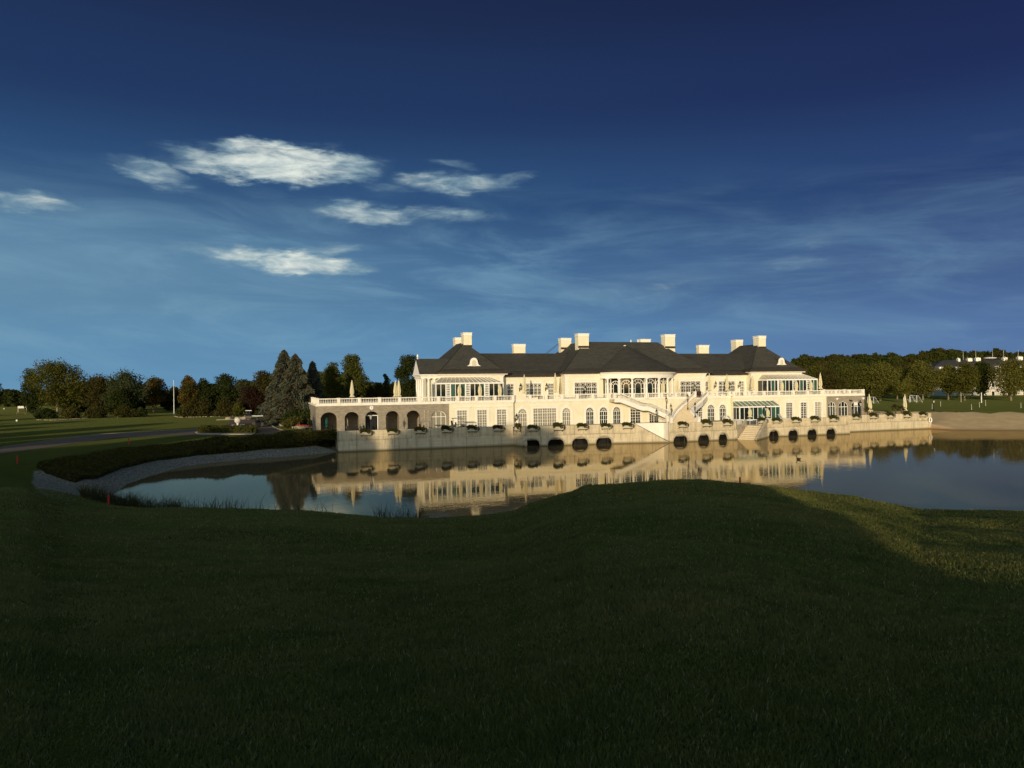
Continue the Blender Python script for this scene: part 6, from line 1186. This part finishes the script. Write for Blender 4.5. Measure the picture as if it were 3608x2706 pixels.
# ------------------------------------------------------------------ shrub bank, reeds, near grass
def scatter(poly, n, seed):
    g = np.random.RandomState(seed); P = np.array(poly); lo, hi = P.min(0), P.max(0); out = []
    while sum(len(o) for o in out) < n:
        q = lo+(hi-lo)*g.rand(n*2, 2); q = q[sdist(q, poly) < 0]; out.append(q)
    return np.concatenate(out)[:n]
def bank():
    n = 120000; q = scatter(SHRUB, n, 3); g = np.random.RandomState(4); z = ground_z(q[:,0], q[:,1]); hh = (.35+.85*sstep(q[:,0], -16, -4))*(.7+.6*(np.sin(q[:,0]*.9)*np.sin(q[:,1]*.8+1)*.5+.5))+.15*g.rand(n); up = g.rand(n)**.6*hh
    P = np.stack([q[:,0], q[:,1], z+up], 1); a = g.normal(size=(n,3)); a /= np.linalg.norm(a,axis=1)[:,None]; b = g.normal(size=(n,3)); b -= (b*a).sum(1)[:,None]*a; b /= np.linalg.norm(b,axis=1)[:,None]; s = .26*(.6+.8*g.rand(n)); a *= s[:,None]*.5; b *= s[:,None]*.5
    o = npmesh('bank_shrubs', np.stack([P-a,P+b,P+a,P-b],1).reshape(-1,3), np.arange(4*n).reshape(-1,4), 'leaf_hedge'); o['kind'] = 'stuff'; o['label'] = 'dark low shrubs covering the bank above the gravel shore'
bank()
def blades(P, h, wd, lean, name, m, seed, curve=.35):
    n = len(P); g = np.random.RandomState(seed); az = g.rand(n)*2*pi; la = g.rand(n)*2*pi; ln = lean*g.rand(n)**1.2; sx = np.stack([np.cos(az), np.sin(az), np.zeros(n)], 1)*(wd*(.6+.8*g.rand(n)))[:,None]*.5
    dr_ = np.stack([np.cos(la)*ln, np.sin(la)*ln, np.ones(n)], 1); hh = (h*(.5+.8*g.rand(n)))[:,None]; mid = P+dr_*hh*.55; tip = P+dr_*hh; tip[:,:2] += dr_[:,:2]*hh*curve
    V = np.stack([P-sx, P+sx, mid+sx*.7, mid-sx*.7, tip], 1).reshape(-1,3); i = np.arange(n)*5
    T = np.concatenate([np.stack([i,i+1,i+2],1), np.stack([i,i+2,i+3],1), np.stack([i+3,i+2,i+4],1)]); return npmesh(name, V, T, m, None, 3)
def near_grass():
    g = np.random.RandomState(9); n = 900000; dmin, dmax = 2.3, 62.0
    d = dmin*(dmax/dmin)**(g.rand(n)**.92); a = (g.rand(n)*2-1)*.80; x = d*S_+a*d*C_; y = d*C_-a*d*S_; cl = np.sin(x*2.3+1.3*np.sin(y*1.7))*np.sin(y*2.1+1.1*np.sin(x*1.1)); z = ground_z(x, y)
    h = (.034+.0016*d)*(1+.35*cl); w_ = .0032+.0013*d; o = blades(np.stack([x,y,z-.004],1), h, w_, .75, 'grass', 'grass_blade', 10); o['kind'] = 'stuff'; o['label'] = 'short grass blades of the near lawn'
near_grass()
def reeds():
    g = np.random.RandomState(21); P = []
    for u0, u1, n, zz in ((285,480,900,1.0),(460,640,700,1.0),(600,860,420,.8),(860,1180,110,.7),(1320,1510,420,.7)):
        u = u0+(u1-u0)*g.rand(n); aa = np.array([ray(q, 1790)[0] for q in u]); dc = np.interp(aa, [p[0] for p in CT], [p[1] for p in CT])+g.rand(n)*4.5+.2; P.append(np.stack([dc*S_+aa*dc*C_, dc*C_-aa*dc*S_], 1))
    P = np.concatenate(P); z = ground_z(P[:,0], P[:,1]); k = z > -.5; P = P[k]; z = z[k]; hh = .9+.5*g.rand(len(P)); o = blades(np.concatenate([P, z[:,None]], 1), hh, .035, .75, 'reeds', 'reed_leaf', 22, .5); o['kind'] = 'stuff'; o['label'] = 'dark reeds along the near shore of the pond'
reeds()
# ------------------------------------------------------------------ the wood behind the camera that throws the long evening shadow
GB = 'trees behind the viewpoint'
pb = [tree_mesh(16, 12, 'broad', 200+i, 'leaf_dark', BARK, 5200, 1.25, .03) for i in range(2)]; usedb = set()
# c = x - 0.6*y picks the sun track; z is the height of the top
BACK = [(2.2,-16,16.8,.60),(-1.5,-15,17.4,.6),(-5,-17,18.2,.62),(-12,-19,18.4,.62),(-19,-22,19.5,.62),(-24,-26,21.5,.7),(-31,-26,27.5,1.0),(-40,-24,28.5,1.0),(-46,-27,29,1.0),(-52,-25,27.5,.8),(-65,-26,29,1.1),(-74,-26,28.0,1.0),(-80,-28,27,1.0),(-91,-27,25,1.0),(-101,-30,27,1.0),(-113,-30,24,1.0),(-126,-34,26,1.0),(-138,-36,22,1.0),(-152,-40,25,1.1)]
for i, (c, y, zt_, w_) in enumerate(BACK):
    o = pb[i % 2] if i % 2 not in usedb else copy_tree(pb[i % 2]); usedb.add(i % 2); x = c+.6*y; zb = gz(x, y); place(o, x, y, zb-.5, i*1.1, w_, (zt_-zb+.5)/16.0); tag(o, 'one of the low unseen shrubs added to shade the near lawn below the crowns', 'tree', GB)
thin = tree_mesh(15, 12, 'round', 230, 'leaf_olive', BARK, 1150, .40, .05)  # unseen sparse trees, added to filter the sun on the lit lawn wedge
for i, (c, y, zt_) in enumerate([(9.5,-30,15.2),(17,-28,14.6),(25,-31,15.0),(34,-29,14.4),(43,-32,15),(52,-30,14.6),(61,-30,14.8)]):
    o = thin if i == 0 else copy_tree(thin); x = c+.6*y; zb = gz(x, y); place(o, x, y, zb-.3, i*1.3, .85, (zt_-zb)/15.0); tag(o, 'one of the unseen thin-leaved trees added to filter the sun on the lawn', 'tree', 'unseen trees added to filter the sun')
for i, (x, y, h_, w_) in enumerate([(-62,4,15,1),(-70,22,17,1.1),(-74,38,14,1),(-86,50,18,1.2),(-92,66,15,1),(-98,84,18,1.2),(-108,100,16,1.1),(-116,120,18,1.2),(-124,136,15,1.1),(-136,158,18,1.3),(-150,180,16,1.2),(-158,205,18,1.3),(-175,230,17,1.3)]):  # unseen tree row, added to throw streaky shade over the left lawn
    o = copy_tree(pb[i % 2]); place(o, x, y, gz(x, y)-.5, i*1.7, w_, h_/16); tag(o, 'one of the tall unseen trees added at the left to shade the lawn', 'tree', 'trees beside the road out of view')
for i, c in enumerate(np.arange(-30, 4, 4.5)):  # low unseen shrubs, added to block sun passing under the crowns
    o = copy_tree(pb[i % 2]); x = c+.6*-14-1.5; zb = gz(x, -14); place(o, x, -14, zb-.3, i*2.1, .5, .30); tag(o, 'one of the low unseen shrubs added to shade the near lawn below the crowns', 'tree', GB)
